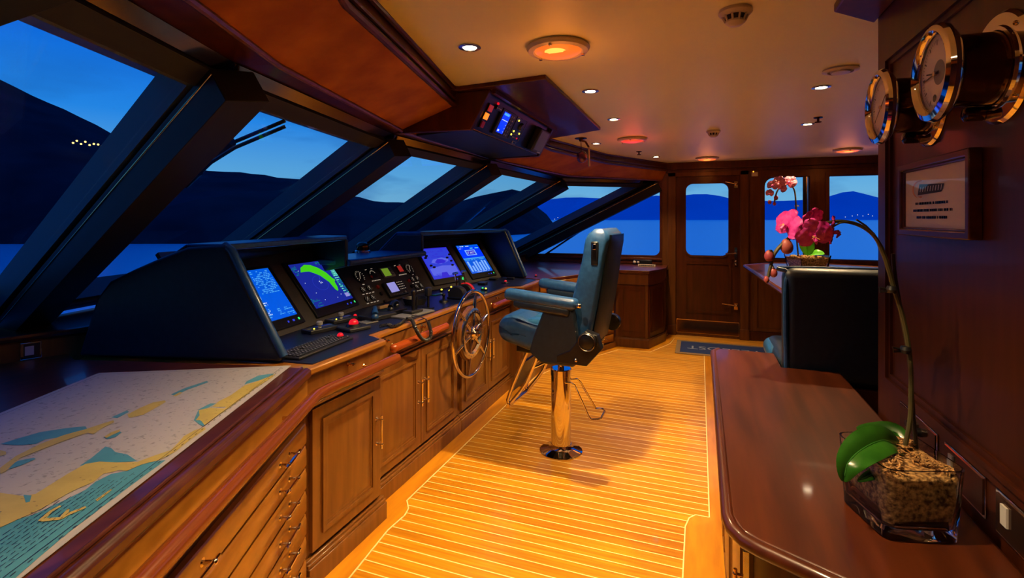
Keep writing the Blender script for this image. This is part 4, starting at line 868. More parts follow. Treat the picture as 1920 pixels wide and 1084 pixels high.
# throttle levers with red lit scale
c = on(868, 557); t = thing('throttle_control', 'twin throttle levers with a glowing red scale behind the wheel', 'throttle', c); F = Fw(c, PI / 2)
mb = MB('black'); F.box(mb, -.13, .14, -.07, .07, 0, .016); mb.build('base_plate', t, bevel=.004)
for k, (s0_, nm) in enumerate(((-.09, 'quadrant'), (.05, 'quadrant'))):
    o = F.p(s0_, 0, .0); mb = MB('dark_plastic'); mb.lathe([(.062, -.035), (.068, -.02), (.068, .02), (.062, .035)], o + V((0, 0, .03)), F.e, 32); mb.build('drum', t)
    mb = MB('chrome'); mb.tube([o + V((.0, .0, .05)), o + V((-.015, .0, .15)), o + V((-.02, 0, .185))], .006, 8); mb.tube([o + V((-.02, -.03, .19)), o + V((-.02, .03, .19))], .010, 10); mb.build('lever', t)
mb = MB('e_red'); o = F.p(.05, 0, .03); arc = []
for k in range(13):
    a = math.radians(5 + 115 * k / 12); arc.append((o + V((math.cos(a) * .0705, -.018, math.sin(a) * .0705)), o + V((math.cos(a) * .0705, .018, math.sin(a) * .0705))))
mb.m('e_red_dim'); mb.add([p for ab in arc for p in ab], [[2 * i, 2 * i + 1, 2 * i + 3, 2 * i + 2] for i in range(12)]); mb.m('e_red')
for i in range(12):
    for yy in (-.012, .0, .012):
        a = math.radians(10 + 115 * i / 12); mb.ball(o + V((math.cos(a) * .072, yy, math.sin(a) * .072)), .0035, 6)
mb.build('lit_scale', t)
mb = MB('panel_grey'); F.box(mb, .02, .09, .03, .05, .016, .16); mb.m('e_green'); mb.ball(F.p(.06, .028, .135), .011, 10); mb.build('indicator_box', t)
for i, (u, v, m_) in enumerate(((828, 547, 'e_yellow'), (846, 542, 'e_yellow'), (843, 549, 'e_yellow'), (862, 529, 'e_yellow'), (911, 545, 'e_yellow'), (905, 544, 'e_green'), (871, 523, 'e_amber'), (854, 543, 'e_amber'), (1005, 519, 'e_red'))):
    c = on(u, v, ZW); F = Fw(c, 1.5); t = thing('lit_switch', ['small switch with a yellow lamp, nearest the black tray', 'small switch with a yellow lamp, rear of the close pair', 'small switch with a yellow lamp, front of the close pair', 'small switch with a yellow lamp at the left throttle drum', 'small switch with a yellow lamp right of the throttle', 'small switch with a green lamp right of the throttle', 'small amber lit switch at the foot of the display', 'small amber lit switch left of the throttle', 'glowing red lamp on the far padded corner'][i], 'switch', c, 'small lit switches around the throttle')
    mb = MB('dark_plastic'); F.box(mb, -.012, .012, -.012, .012, 0, .014); mb.build('housing', t, bevel=.002); MB(m_).ball(c + V((.0, 0, .016)), .008, 8).build('lamp', t)
c = on(820, 553); mb = MB('green_paint'); Fw(c, 1.45).box(mb, -.05, .05, -.02, .02, 0, .006); mb.build('green_plate', label='small green lit plate in front of the black tray', cat='plate', loc=c)
c = on(832, 566); t = thing('joystick', 'small black joystick between the tray and the wheel', 'joystick', c)
mb = MB('black'); mb.lathe([(.035, 0), (.03, .012), (.01, .02), (.008, .04)], c, (0, 0, 1), 18); mb.ball(c + V((0, 0, .05)), .014, 10); mb.build('stick', t)
for u, v, w_, lab in ((905, 533, .10, 'low black switch box behind the wheel rim'), (925, 525, .08, 'low black switch box near the far red button'), (970, 519, .12, 'flat grey instrument on the far end of the worktop'), (958, 524, .06, 'small black box beside the far red button')):
    c = on(u, v); F = Fw(c, 1.7); mb = MB('dark_plastic' if 'black' in lab else 'grey'); F.box(mb, -w_ / 2, w_ / 2, -.035, .035, 0, .02); mb.build('switch_box', label=lab, cat='switch box', loc=c, group='low switch boxes at the far end of the helm', bevel=.004)

# ================================================================ NAUTICAL CHART
ch = MB('paper'); zc = .9025
cor = [Zp(546, 686, zc), Zp(185, 700, zc)]; ed = (Zp(40, 1084, zc) - cor[0]).normalized(); 
c0, c1 = cor; c2 = c1 + ed * 1.35; c3 = c0 + ed * 1.35; c3.x = min(c3.x, -.98 + 1)
def cl(p): return p
ch.prism([c0, c1, c2, c3], (0, 0, .0012)); chart = ch.build('nautical_chart', label='large paper nautical chart with yellow land and teal shallows', cat='chart', loc=(c0 + c2) / 2)
ch_fr = MB('chart_white'); e1 = (c1 - c0).normalized(); LL0 = (c1 - c0).length
ch_fr.poly([c0 + e1 * .028 + ed * .03 + up * .0016, c1 - e1 * .028 + ed * .03 + up * .0016, c2 - e1 * .028 + up * .0016, c3 + e1 * .028 + up * .0016])
def cpx(mb, pts, k=0):   # pixels of the 560x404 crop enlarged 2.684
    mb.poly([Zp(x / 2.684, 680 + y / 2.684, zc + .0022 + .0005 * k) for x, y in pts])
lx = [(-400, 900), (0, 830), (60, 800), (180, 760), (330, 690), (430, 640), (480, 600), (560, 560), (640, 545), (690, 520), (760, 500), (820, 492), (860, 470), (810, 500), (600, 650), (300, 860), (60, 1084), (-500, 1400)]
ch_fr.m('chart_teal'); cpx(ch_fr, [(-500, 880)] + lx[1:12] + [(835, 490), (650, 625), (350, 850), (120, 1045), (60, 1100), (-200, 1300), (-700, 1500)], 0)
cpx(ch_fr, [(400, 520), (460, 480), (530, 422), (560, 430), (580, 450), (640, 462), (690, 495), (610, 500), (520, 505), (450, 510)], 1)
cpx(ch_fr, [(0, 410), (80, 385), (200, 350), (330, 330), (430, 320), (440, 335), (350, 370), (230, 385), (180, 410), (90, 415)], 1); cpx(ch_fr, [(40, 525), (90, 495), (170, 478), (180, 485), (110, 515), (50, 535)], 2)
cpx(ch_fr, [(520, 375), (600, 345), (612, 352), (580, 375), (540, 385)], 1); cpx(ch_fr, [(1240, 95), (1300, 65), (1370, 55), (1385, 65), (1300, 90), (1230, 110)], 1); cpx(ch_fr, [(860, 160), (930, 128), (1040, 92), (1050, 98), (940, 138), (880, 168)], 1); cpx(ch_fr, [(975, 290), (1000, 235), (1060, 205), (1090, 205), (1020, 240), (1000, 285), (1035, 312), (1020, 320)], 1)
cpx(ch_fr, [(560, 275), (640, 240), (650, 248), (590, 280)], 1); cpx(ch_fr, [(118, 665), (160, 668), (150, 700), (130, 705)], 3)
ch_fr.m('chart_sand')
cpx(ch_fr, [(-500, 800), (-200, 700), (0, 655), (120, 672), (180, 660), (260, 610), (340, 560), (430, 510), (500, 498), (600, 503), (690, 500), (770, 470), (860, 440), (900, 400), (925, 370), (980, 340), (1030, 325), (1035, 335), (960, 385), (930, 410), (880, 450), (800, 490), (720, 510), (690, 522), (640, 545), (600, 540), (520, 560), (470, 600), (400, 630), (330, 665), (200, 740), (0, 830), (-500, 1000)], 2)
cpx(ch_fr, [(1000, 240), (1030, 232), (1065, 228), (1130, 232), (1140, 222), (1070, 222), (1100, 195), (1160, 165), (1230, 115), (1300, 92), (1390, 55), (1370, 75), (1290, 125), (1170, 215), (1030, 315), (1010, 290), (985, 290), (1005, 265)], 2)
cpx(ch_fr, [(0, 530), (80, 470), (200, 410), (320, 365), (430, 335), (500, 312), (570, 290), (575, 300), (510, 330), (470, 360), (440, 352), (330, 390), (200, 440), (100, 480), (30, 545), (0, 560)], 3)
cpx(ch_fr, [(640, 262), (700, 230), (770, 200), (830, 190), (835, 198), (770, 235), (720, 262), (650, 278)], 2); cpx(ch_fr, [(525, 372), (560, 350), (605, 335), (600, 348), (560, 366), (535, 380)], 3); cpx(ch_fr, [(870, 168), (905, 148), (920, 150), (885, 170)], 2); cpx(ch_fr, [(0, 440), (30, 448), (30, 462), (0, 470)], 2)
cpx(ch_fr, [(190, 795), (250, 745), (300, 718), (310, 722), (262, 750), (235, 782), (300, 778), (340, 735), (350, 738), (345, 755), (430, 722), (434, 730), (345, 768), (305, 790), (210, 800)], 3); cpx(ch_fr, [(480, 690), (560, 635), (562, 642), (490, 697)], 3)
ch_fr.m('ink')
def cline(p, q, w=.0008, k=4):
    a, b = p, q; d = (b - a).normalized(); s_ = V((-d.y, d.x, 0)) * w; ch_fr.poly([a - s_, b - s_, b + s_, a + s_])
kk = up * .0040
cline(c0 + e1 * .026 + ed * .03 + kk, c3 + e1 * .026 + kk); cline(c1 - e1 * .026 + ed * .03 + kk, c2 - e1 * .026 + kk); cline(c0 + e1 * .026 + ed * .03 + kk, c1 - e1 * .026 + ed * .03 + kk)
for k in range(40): cline(c0 + e1 * .018 + ed * (.04 + .032 * k) + kk, c0 + e1 * .018 + ed * (.05 + .032 * k) + kk, .0012)
rnd = random.Random(4)
for k in range(520):
    f, g = rnd.uniform(.05, .95) * LL0, rnd.uniform(.05, 1.3); p = c0 + e1 * f + ed * g + kk; cline(p, p + e1 * rnd.uniform(.003, .007) + ed * rnd.uniform(-.002, .002), .0006)
for row in range(9):
    f0 = .015 + .011 * row
    g = .86 + .015 * row
    while g < 1.28: w_ = rnd.uniform(.006, .02); p = c0 + e1 * (f0 + .03) + ed * g + kk; cline(p, p + ed * w_, .0007); g += w_ + .006
ch_fr.build('printed_sheet', chart)

# wall outlet on the side panel behind the chart table
o = Vp(58, 657, (-2.66, 1.45), (-2.74, 1.2)); t = thing('wall_outlet', 'chrome framed outlet plate on the wood behind the chart table', 'outlet', o); F = Fr(o, V((.08, .25, 0)), (0, 0, 1))
mb = MB('chrome'); F.box(mb, -.034, .034, -.036, .036, .001, .006); mb.build('plate', t, bevel=.002); mb = MB('ink'); F.box(mb, -.024, .028, -.03, .03, .006, .008); mb.m('white'); F.box(mb, -.02, .008, -.018, .02, .008, .011); mb.build('switch', t)

# ================================================================ STEERING WHEEL
wc = V((-1.470, 3.14, .71)); wn = V((1, 0, 0)); wa = V((0, 1, 0)); R_ = .288
wh = thing('steering_wheel', 'large polished steering wheel with spokes and riveted inner ring', 'steering wheel', wc)
def circ(r, x=0, n=64): return [wc + wn * x + wa * (r * math.cos(2 * PI * k / n)) + up * (r * math.sin(2 * PI * k / n)) for k in range(n)]
MB('chrome').tube(circ(R_), .0125, 12, closed=True).build('rim', wh)
mb = MB('steel'); mb.lathe([(.136, -.016), (.174, -.016), (.174, .006), (.162, .014), (.138, .014), (.126, .0), (.136, -.016)], wc, wn, 56, cap=False); 
for k in range(24): a = 2 * PI * k / 24; mb.ball(wc + wn * .013 + wa * (.153 * math.cos(a)) + up * (.153 * math.sin(a)), .0045, 8)
mb.build('inner_ring', wh)
MB('cherry').lathe([(.172, -.022), (.186, -.022), (.186, -.004), (.172, -.0)], wc, wn, 56, cap=False).build('wooden_ring', wh)
for k in range(6):
    a = 2 * PI * k / 6 + .30; d = wa * math.cos(a) + up * math.sin(a)
    mb = MB('chrome'); mb.tube([wc + d * .03, wc + d * .06, wc + d * .10, wc + d * .145, wc + d * .19, wc + d * .23, wc + d * R_], [.012, .018, .011, .012, .013, .010, .009], 12)
    mb.build('spoke', wh)
MB('chrome').lathe([(.022, -.115), (.022, -.02), (.045, -.015), (.045, .015), (.036, .022), (.030, .04), (.0, .045)], wc, wn, 28, cap=False).build('hub', wh)
MB('brass').lathe([(.02, .042), (.018, .055), (.008, .060), (0, .061)], wc, wn, 20, cap=False).build('hub_cap', wh)

# ================================================================ HELM CHAIR
cb = V((-.84, 3.147, 0)); CA = math.radians(-4)
def K(x, y, z):     # chair space: +x forward, +y toward the photographer's side
    f = V((-math.cos(CA), -math.sin(CA), 0)); s_ = V((-math.sin(-CA), -math.cos(CA), 0)); s_ = V((f.y * -1, f.x, 0)); return cb + f * x + s_ * y + up * z
fch = V((-math.cos(CA), -math.sin(CA), 0)); sch = V((-fch.y, fch.x, 0)); RC = Matrix((fch, sch, up)).transposed()
hc = thing('helm_chair', 'blue leather helm chair on a polished pedestal', 'chair', cb)
MB('chrome').lathe([(.135, 0), (.138, .006), (.128, .012), (.085, .022), (.070, .034), (.066, .05)], cb, up, 40).build('base_plate', hc)
MB('chrome').lathe([(.064, .03), (.064, .49), (.067, .492), (.067, .53), (.063, .535), (.025, .535)], cb, up, 40).build('pedestal', hc)
MB('chrome').lathe([(.021, .53), (.021, .68)], cb, up, 20).build('post', hc)
lv = [Dp(1068, 712, 3.24), Dp(1082, 711, 3.26), Dp(1088, 716, 3.26), Dp(1117, 766, 3.30), Dp(1131, 767, 3.30), Dp(1134, 771, 3.28), Dp(1127, 784, 3.22), Dp(1122, 786, 3.20), Dp(1108, 786, 3.18), Dp(1104, 782, 3.18), Dp(1077, 722, 3.18), Dp(1070, 718, 3.18), Dp(1060, 718, 3.18)]
MB('chrome').tube(lv, .006, 8).build('release_lever', hc)
def pad(name, x0, x1, y0, y1, z0, z1, r, m='leather_blue', warp=None, par=hc, seg=4, tilt=0):
    c = K((x0 + x1) / 2, (y0 + y1) / 2, (z0 + z1) / 2); Rt = RC @ Matrix.Rotation(tilt, 3, 'Y')
    return MB(m).rbox(c, (x1 - x0, y1 - y0, z1 - z0), r, Rt, seg, warp).build(name, par, ang=60)
SW = .27
# seat: thick front bolster curving down, quilted top
def seatwarp(v):
    z = v.z; top = max(0, (z + .02) / .1)
    z += .030 * math.exp(-((v.x - .16) / .09) ** 2) * top - .022 * top * math.exp(-((v.x + .02) / .12) ** 2) * (1 - (v.y / .3) ** 2)
    if z < 0: z += .05 * max(0, (v.x - .05) / .2) 
    return V((v.x - .02 * abs(v.y / .25) ** 2 * (v.x > 0), v.y, z))
pad('seat_cushion', -.18, .36, -SW + .02, SW - .02, .68, .865, .055, warp=seatwarp)
for s_ in (-1, 0, 1): pad('seat_tuft', -.14, .17, s_ * .15 - .07, s_ * .15 + .07, .81, .875, .03, 'vinyl_blue')
pad('seat_base', -.22, .24, -.18, .18, .655, .70, .012, 'black')
# side shells with the recline housing
for s_ in (-1, 1):
    y = s_ * (SW + .015)
    P = [(.0, .98), (.03, .90), (.07, .80), (.10, .70), (.02, .64), (-.18, .64), (-.22, .70), (-.20, .86), (-.18, .98)]
    mb = MB('leather_navy'); mb.prism([K(x, y - .022, z) for x, z in P], sch * .044); mb.build('side_shell', hc, bevel=.014)
    hp = [(-.08, .70), (-.08, .66), (-.20, .66), (-.22, .76), (-.16, .78)] if s_ < 0 else None
    mb = MB('black'); mb.prism([K(x, y - .03, z) for x, z in hp or [(-.08, .70), (-.08, .66), (-.26, .66), (-.345, .76), (-.32, .84), (-.25, .86), (-.16, .74)]], sch * .06)
    mb.lathe([(.055, -.0), (.055, .05), (.04, .06)], K(-.265, y - s_ * .01, .80), sch * s_, 24); mb.m('steel'); mb.lathe([(.046, .055), (.052, .06), (.048, .066)], K(-.265, y - s_ * .01, .80), sch * s_, 24, cap=False); mb.ball(K(-.20, y + s_ * .035, .69), .012, 10); mb.build('recline_housing', hc, bevel=.004)
    a = pad('armrest', -.20, .26, y - .045, y + .045, .985, 1.055, .028, 'vinyl_blue' if False else 'leather_blue', tilt=math.radians(-5))
    pad('armrest_base', -.16, .20, y - .038, y + .038, .945, 1.00, .02, 'leather_navy', par=hc, tilt=math.radians(-5))
    MB('chrome').ball(K(-.215, y + s_ * .03, 1.0), .016, 12).build('armrest_pivot', hc)
# backrest: tall, reclined, curved shell with headrest
def backsec(t):       # t 0 bottom .. 1 top -> centre x, z, thickness, half width
    z = .72 + .72 * t; x = -.15 - .155 * t - .015 * math.sin(PI * t); th = .195 - .085 * t + .02 * math.exp(-((t - .9) / .1) ** 2); hw = .235 - .035 * max(0, (t - .55) / .45) ** 1.5
    return x, z, th, hw
vs = []; n1 = 22; ring = rrect(-1, 1, -1, 1, .42, 6); k0 = len(ring)
mb = MB('leather_blue')
for i in range(n1 + 1):
    t = i / n1; x, z, th, hw = backsec(t); sc = 1.0
    if t < .06: sc = .75 + .25 * math.sin(t / .06 * PI / 2)
    if t > .92: sc = math.sqrt(max(.12, 1 - ((t - .92) / .085) ** 2))
    for (a, b) in ring:
        q = b * hw * (1 - .10 * (1 - sc)); fx = a * th / 2 * sc
        if a > 0: fx -= .012 * math.exp(-((abs(b) - .62) / .07) ** 2)     # side bolster seams
        if a > 0: fx += .018 * (abs(b) > .62)
        vs.append(K(x + fx, q, z - (0 if t < .97 else .0)))
fs = [[i * k0 + j, i * k0 + (j + 1) % k0, (i + 1) * k0 + (j + 1) % k0, (i + 1) * k0 + j] for i in range(n1) for j in range(k0)] + [list(range(k0))[::-1], [n1 * k0 + j for j in range(k0)]]
mb.add(vs, fs); mb.build('backrest', hc, ang=80)
mb = MB('leather_navy'); vs = []
for i in range(15):
    t = .03 + .92 * i / 14; x, z, th, hw = backsec(t)
    for b in (-.86, -.8, .8, .86): vs.append(K(x - th / 2 - (.006 if abs(b) < .83 else -.004), b * hw, z))
mb.add(vs, [[i * 4 + j, i * 4 + j + 1, (i + 1) * 4 + j + 1, (i + 1) * 4 + j] for i in range(14) for j in range(3)]); mb.build('back_panel', hc)
for s_ in (-1, 1):
    x, z, th, hw = backsec(.80); mb = MB('black'); mb.box(K(x, s_ * (hw + .0), z), (.045, .02, .14), RC); mb.build('side_slot', hc, bevel=.008)
    mb = MB('chrome'); mb.box(K(x, s_ * (hw + .012), z + .04), (.022, .012, .035), RC); mb.build('slot_clip', hc, bevel=.003)
# footrest hanging under the front
fr_ = []
for s_ in (-1, 1):
    y = s_ * .15
    mb = MB('chrome'); mb.tube([K(.17, y, .665), K(.20, y, .60), K(.27, y, .44), K(.31, y, .33), K(.30, y, .30)], .012, 10)
    mb.tube([K(.10, y, .665), K(.12, y, .60), K(.18, y, .46), K(.22, y, .40), K(.30, y, .30)], .012, 10); mb.build('footrest_leg', hc)
mb = MB('chrome'); mb.tube([K(.30, -.17, .30), K(.30, .17, .30)], .013, 10); mb.build('footrest_bar', hc); mb = MB('chrome'); mb.tube([K(.115, -.15, .60), K(.115, .15, .60)], .009, 8); mb.build('footrest_bar', hc); mb = MB('chrome'); mb.tube([K(.13, .15, .56), K(-.02, .06, .63)], .007, 8); mb.build('footrest_strut', hc)
mb = MB('black'); mb.prism([K(.215, -.13, .57), K(.215, .13, .57), K(.30, .13, .37), K(.30, -.13, .37)], RC @ V((.012, 0, .006))); mb.m('steel')
for k in range(7): mb.tube([K(.235 + .011 * k, -.12, .54 - .026 * k), K(.235 + .011 * k, .12, .54 - .026 * k)], .004, 6)
mb.build('foot_tread', hc)

# ================================================================ OVERHEAD RADIO CONSOLE
oc = thing('overhead_console', 'overhead wooden radio console under a flat angular ceiling board', 'console', (-1.1, 3.15, ZC))
A_, B_, C_, D_ = (-1.225, 2.45), (-.72, 2.40), (-.73, 3.93), (-1.20, 4.20)
MB('mahogany').slab([A_, B_, C_, D_, (-1.27, 4.35), (-1.27, 2.42)], 2.196, ZC).build('ceiling_board', oc, bevel=.004)
fe = V((0, 1, 0)); fb = V((-1.185, 2.52, 2.0)); FO = Fr(fb, (0, 1, 0), V((.10, 0, .19))); FO = FO if FO.n.x > 0 else Fr(fb + V((0, 1.2, 0)), (0, -1, 0), V((.10, 0, .19)))
Wf, Hf = 1.20, .205
mb = MB('black'); mb.prism([(-1.185, 2.52, 2.0), (-1.185, 3.72, 2.0), (-1.085, 3.72, 2.195), (-1.085, 2.52, 2.195)], (-.03, 0, 0)); mb.build('face_plate', oc)
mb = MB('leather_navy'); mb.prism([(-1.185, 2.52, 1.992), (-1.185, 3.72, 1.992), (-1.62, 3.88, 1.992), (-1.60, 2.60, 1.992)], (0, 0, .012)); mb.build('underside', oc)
for y, s_ in ((2.52, -1), (3.72, 1)):
    mb = MB('mahogany'); mb.prism([(-1.175, y, 1.985), (-1.055, y, 2.196), (-1.30, y, 2.196), (-1.62, y + s_ * .06, 2.06), (-1.62, y + s_ * .06, 1.985)], (0, s_ * .035, 0)); mb.build('side_cheek', oc, bevel=.004)
mb = MB('mahogany'); mb.prism([(-1.05, 2.50, 2.196), (-1.05, 3.74, 2.196), (-1.05, 3.74, 2.175), (-1.05, 2.50, 2.175)], (.02, 0, 0)); mb.build('top_lip', oc)
mb = MB('steel'); mb.tube([(-1.18, 2.52, 1.998), (-1.18, 3.72, 1.998)], .003, 6); mb.build('edge_trim', oc)
def op(u, v): return FO.px(u, v)
zo = lambda x, y: op(760 + x / 5.0526, 130 + y / 5.0526)
(a, h) = zo(970, 385); print('FO', FO.n, a, h)
def hw_(x0, y0, x1, y1): p, q = zo(x0, y0), zo(x1, y1); return p, q
radio = thing('radio_display', 'overhead radio unit with a tall glowing blue screen', 'radio', FO.p(a, h, 0))
aL, hT = zo(1010, 250); aR, hB = zo(930, 520); 
mb = MB('dark_plastic'); FO.box(mb, a - .085, a + .15, .02, .185, 0, .014); mb.build('housing', radio, bevel=.004)
mb = MB('s_vivid'); FO.box(mb, a - .055, a + .045, .038, .170, .014, .016); mb.m('s_cyan'); FO.box(mb, a - .05, a + .03, .150, .165, .016, .0165); mb.m('s_white'); FO.box(mb, a - .05, a + .04, .118, .122, .016, .0165); FO.box(mb, a - .05, a - .025, .045, .058, .016, .0165)
for k in range(4): FO.box(mb, a + .03, a + .04, .05 + .022 * k, .054 + .022 * k, .016, .0165)
mb.build('screen', radio)
for k in range(6):
    for j in range(2): mb = MB('grey_light'); FO.box(mb, a + .068 + .032 * j, a + .080 + .032 * j, .035 + .024 * k, .047 + .024 * k, .014, .017); mb.build('button', radio)
a2 = a + .25; rd = thing('radio_keypad', 'square overhead keypad with yellow lamps right of the blue screen', 'radio', FO.p(a2, h, 0))
mb = MB('black'); FO.box(mb, a2 - .09, a2 + .09, .03, .18, 0, .014); mb.m('steel'); FO.box(mb, a2 - .09, a2 + .09, .178, .181, .013, .016); FO.box(mb, a2 + .088, a2 + .091, .03, .18, .013, .016); mb.build('housing', rd, bevel=.002)
mb = MB('dark_plastic'); FO.disc(mb, a2 + .03, .13, .028, .014, .028, 24, .024); mb.build('tuning_knob', rd)
for dx, dy, m_ in ((-.05, .16, 'e_yellow'), (-.055, .085, 'e_yellow'), (-.07, .06, 'e_yellow'), (.05, .085, 'e_yellow'), (.045, .05, 'e_red')): mb = MB(m_); FO.disc(mb, a2 + dx, dy, .006, .014, .018, 10); mb.build('lamp', rd)
for k in range(4):
    for j in range(2): mb = MB('grey_light'); FO.box(mb, a2 - .035 + .02 * k, a2 - .025 + .02 * k, .045 + .02 * j, .053 + .02 * j, .014, .017); mb.build('button', rd)
a3 = zo(1250, 620)[0]; sp = thing('overhead_handset_box', 'flat grey speaker box at the far end of the overhead console', 'speaker', FO.p(a3, h, 0))
mb = MB('dark_plastic'); FO.box(mb, a3 - .10, a3 + .12, .01, .19, 0, .05); mb.build('box', sp, bevel=.01); mb = MB('grey'); FO.box(mb, a3 - .08, a3 + .10, .03, .175, .05, .053); mb.build('grille', sp); mb = MB('white'); FO.box(mb, a3 + .02, a3 + .09, .018, .024, .05, .052); mb.build('name_strip', sp)
a0_ = zo(790, 400)[0]
for dx, hh, m_, w_, lab in ((-.01, .145, 'e_red_dim', .045, 'upper red square button on the overhead console'), (-.02, .095, 'e_orange', .045, 'glowing orange square button on the overhead console'), (-.02, .045, 'red_paint', .04, 'lowest red emergency switch on the overhead console')):
    t = thing('alarm_button', lab, 'button', FO.p(a0_ + dx, hh, 0), 'red alarm buttons on the overhead console')
    mb = MB('black'); FO.box(mb, a0_ + dx - w_ * .6, a0_ + dx + w_ * .6, hh - .024, hh + .024, 0, .005); mb.build('surround', t); mb = MB(m_); FO.box(mb, a0_ + dx - w_ / 2, a0_ + dx + w_ / 2, hh - .019, hh + .019, .005, .012); mb.build('cap', t)
mb = MB('black'); FO.box(mb, a0_ + .05, a0_ + .13, .155, .18, 0, .012); mb.m('white')
for k in range(5): FO.box(mb, a0_ + .056 + .015 * k, a0_ + .063 + .015 * k, .163, .170, .012, .013)
mb.m('e_red'); mb.ball(FO.p(a0_ + .06, .19, .005), .008, 8); mb.build('dimmer_strip', label='small black dimmer strip with five white marks above the red buttons', cat='switch', loc=FO.p(a0_ + .09, .168, 0))
t = thing('white_socket', 'small white edged socket below the overhead keypad', 'socket', FO.p(zo(1080, 580)[0], .02, 0)); ax_ = zo(1080, 580)[0]
mb = MB('white'); FO.box(mb, ax_ - .03, ax_ + .03, .006, .026, 0, .004); mb.m('black'); FO.box(mb, ax_ - .026, ax_ + .026, .009, .023, .004, .005); mb.build('socket', t)

# hanging ball and pull rod
t = thing('hanging_ornament', 'purple glass ball hanging beside a white pull rod from a dark ceiling rose', 'ornament', Zp(1089, 259, ZC)); o = t.location; dpt = (o - C0).dot(V((-st, ct, 0)))
MB('bronze').lathe([(.055, 0), (.055, -.006), (.02, -.012), (.012, -.03)], o, up, 24).build('ceiling_rose', t)
mb = MB('black'); mb.tube([o, Dp(1090, 285, dpt)], .003, 6); mb.build('cord', t)
noise_mat('purple_ball', (.02, .01, .12), (.2, .02, .08), nscale=30, rough=.15, coat=1)
MB('purple_ball').ball(Dp(1091, 294, dpt), .048, 20, 1.15).build('glass_ball', t)
mb = MB('bronze'); mb.tube([o + V((0, 0, -.02)), Dp(1098, 266, dpt), Dp(1104, 276, dpt)], .009, 8); mb.m('ivory'); mb.tube([Dp(1104, 276, dpt), Dp(1104.5, 312, dpt)], .009, 10); mb.build('pull_rod', t)

# ================================================================ RIGHT COUNTER
ZK = .83
kt = [(.063, 1.235), (.066, 2.745), (.09, 2.80), (.348, 2.80), (.348, 2.548), (.575, 2.548), (.575, 1.0), (.575, .88), (.30, 1.065), (.115, 1.155), (.080, 1.185)]
ks = MB('mahogany_flat').slab(kt, ZK - .028, ZK).build('counter_worktop', label='polished mahogany counter top under the glass orchid vase', cat='countertop', loc=(.3, 1.9, ZK - .028), bevel=.009)
mb = MB('mahogany_flat'); P = [(.09, 2.80), (.066, 2.745), (.061, 1.235), (.068, 1.20), (.09, 1.165), (.12, 1.145), (.30, 1.055), (.56, .90)]
mb.tube([(x, y, ZK - .012) for x, y in P], .016, 10); mb.build('edge_moulding', ks)
kc = thing('counter_cabinet', 'mahogany cabinet below the counter with brass latches', 'cabinet', (.3, 1.9, 0))
kb_ = [(.115, 1.24), (.115, 2.72), (.345, 2.72), (.345, 2.545), (.57, 2.545), (.57, .95), (.34, 1.09), (.15, 1.19)]
MB('mahogany').slab(kb_, 0, ZK - .03).build('body', kc)
MB('mahogany').slab([(.10, 1.22), (.10, 2.74), (.2, 2.74), (.3, 1.09), (.14, 1.17)], 0, .09).build('plinth', kc)
for k in range(3):
    y0_ = 1.26 + .485 * k; F = Fr((.115, y0_ + .475, 0), (0, -1, 0), (0, 0, 1)); 
    mb = MB('cherry'); panel_face(mb, F, 0, .475, .11, .78, .06, .016); d = mb.build('door', kc)
    mb = MB('brass'); handle(mb, F.p(.44, .58, .016), F.p(.44, .66, .016), F.n, .0045, .02, .012); mb.build('handle', d)
    mb = MB('chrome'); F.box(mb, .47, .479, .62, .74, .01, .022); mb.build('hinge', d)

# outlet plates on the partition
for i, (u0, v0, u1, v1, lab) in enumerate(((1690, 775, 1760, 848, 'chrome plate with black knobs behind the orchid vase'), (1774, 836, 1851, 960, 'chrome switch plate just right of the orchid vase'), (1871, 924, 1960, 1060, 'chrome plate with one white rocker at the picture edge'))):
    p = Xp(u0, v0, PX); q = Xp(u1, v1, PX); y0_, y1_ = q.y, p.y; zc_m = .905
    t = thing('switch_plate', lab, 'switch plate', (PX, (y0_ + y1_) / 2, zc_m), 'chrome plates under the partition moulding'); hh = .048
    mb = MB('chrome'); mb.bx(PX - .004, PX - .0005, y0_, y1_, zc_m - hh - .006, zc_m + hh * .75); mb.build('plate', t, bevel=.0015)
    mb = MB('bronze'); mb.bx(PX - .006, PX - .004, y0_ + .006, y1_ - .006, zc_m - hh, zc_m + hh * .75 - .006); mb.build('inset', t)
    if i == 0: mb = MB('black'); [mb.lathe([(.012, 0), (.010, .014)], (PX - .006, (y0_ + y1_) / 2 + s_, zc_m), (-1, 0, 0), 16) for s_ in (-.03, .03)]; mb.build('knob', t)
    elif i == 1: mb = MB('grey_light'); mb.bx(PX - .010, PX - .006, y1_ - .055, y1_ - .035, zc_m - .02, zc_m + .02); mb.build('switch', t)
    else: mb = MB('white'); mb.bx(PX - .010, PX - .006, y1_ - .052, y1_ - .030, zc_m - .022, zc_m + .018); mb.build('rocker_switch', t)

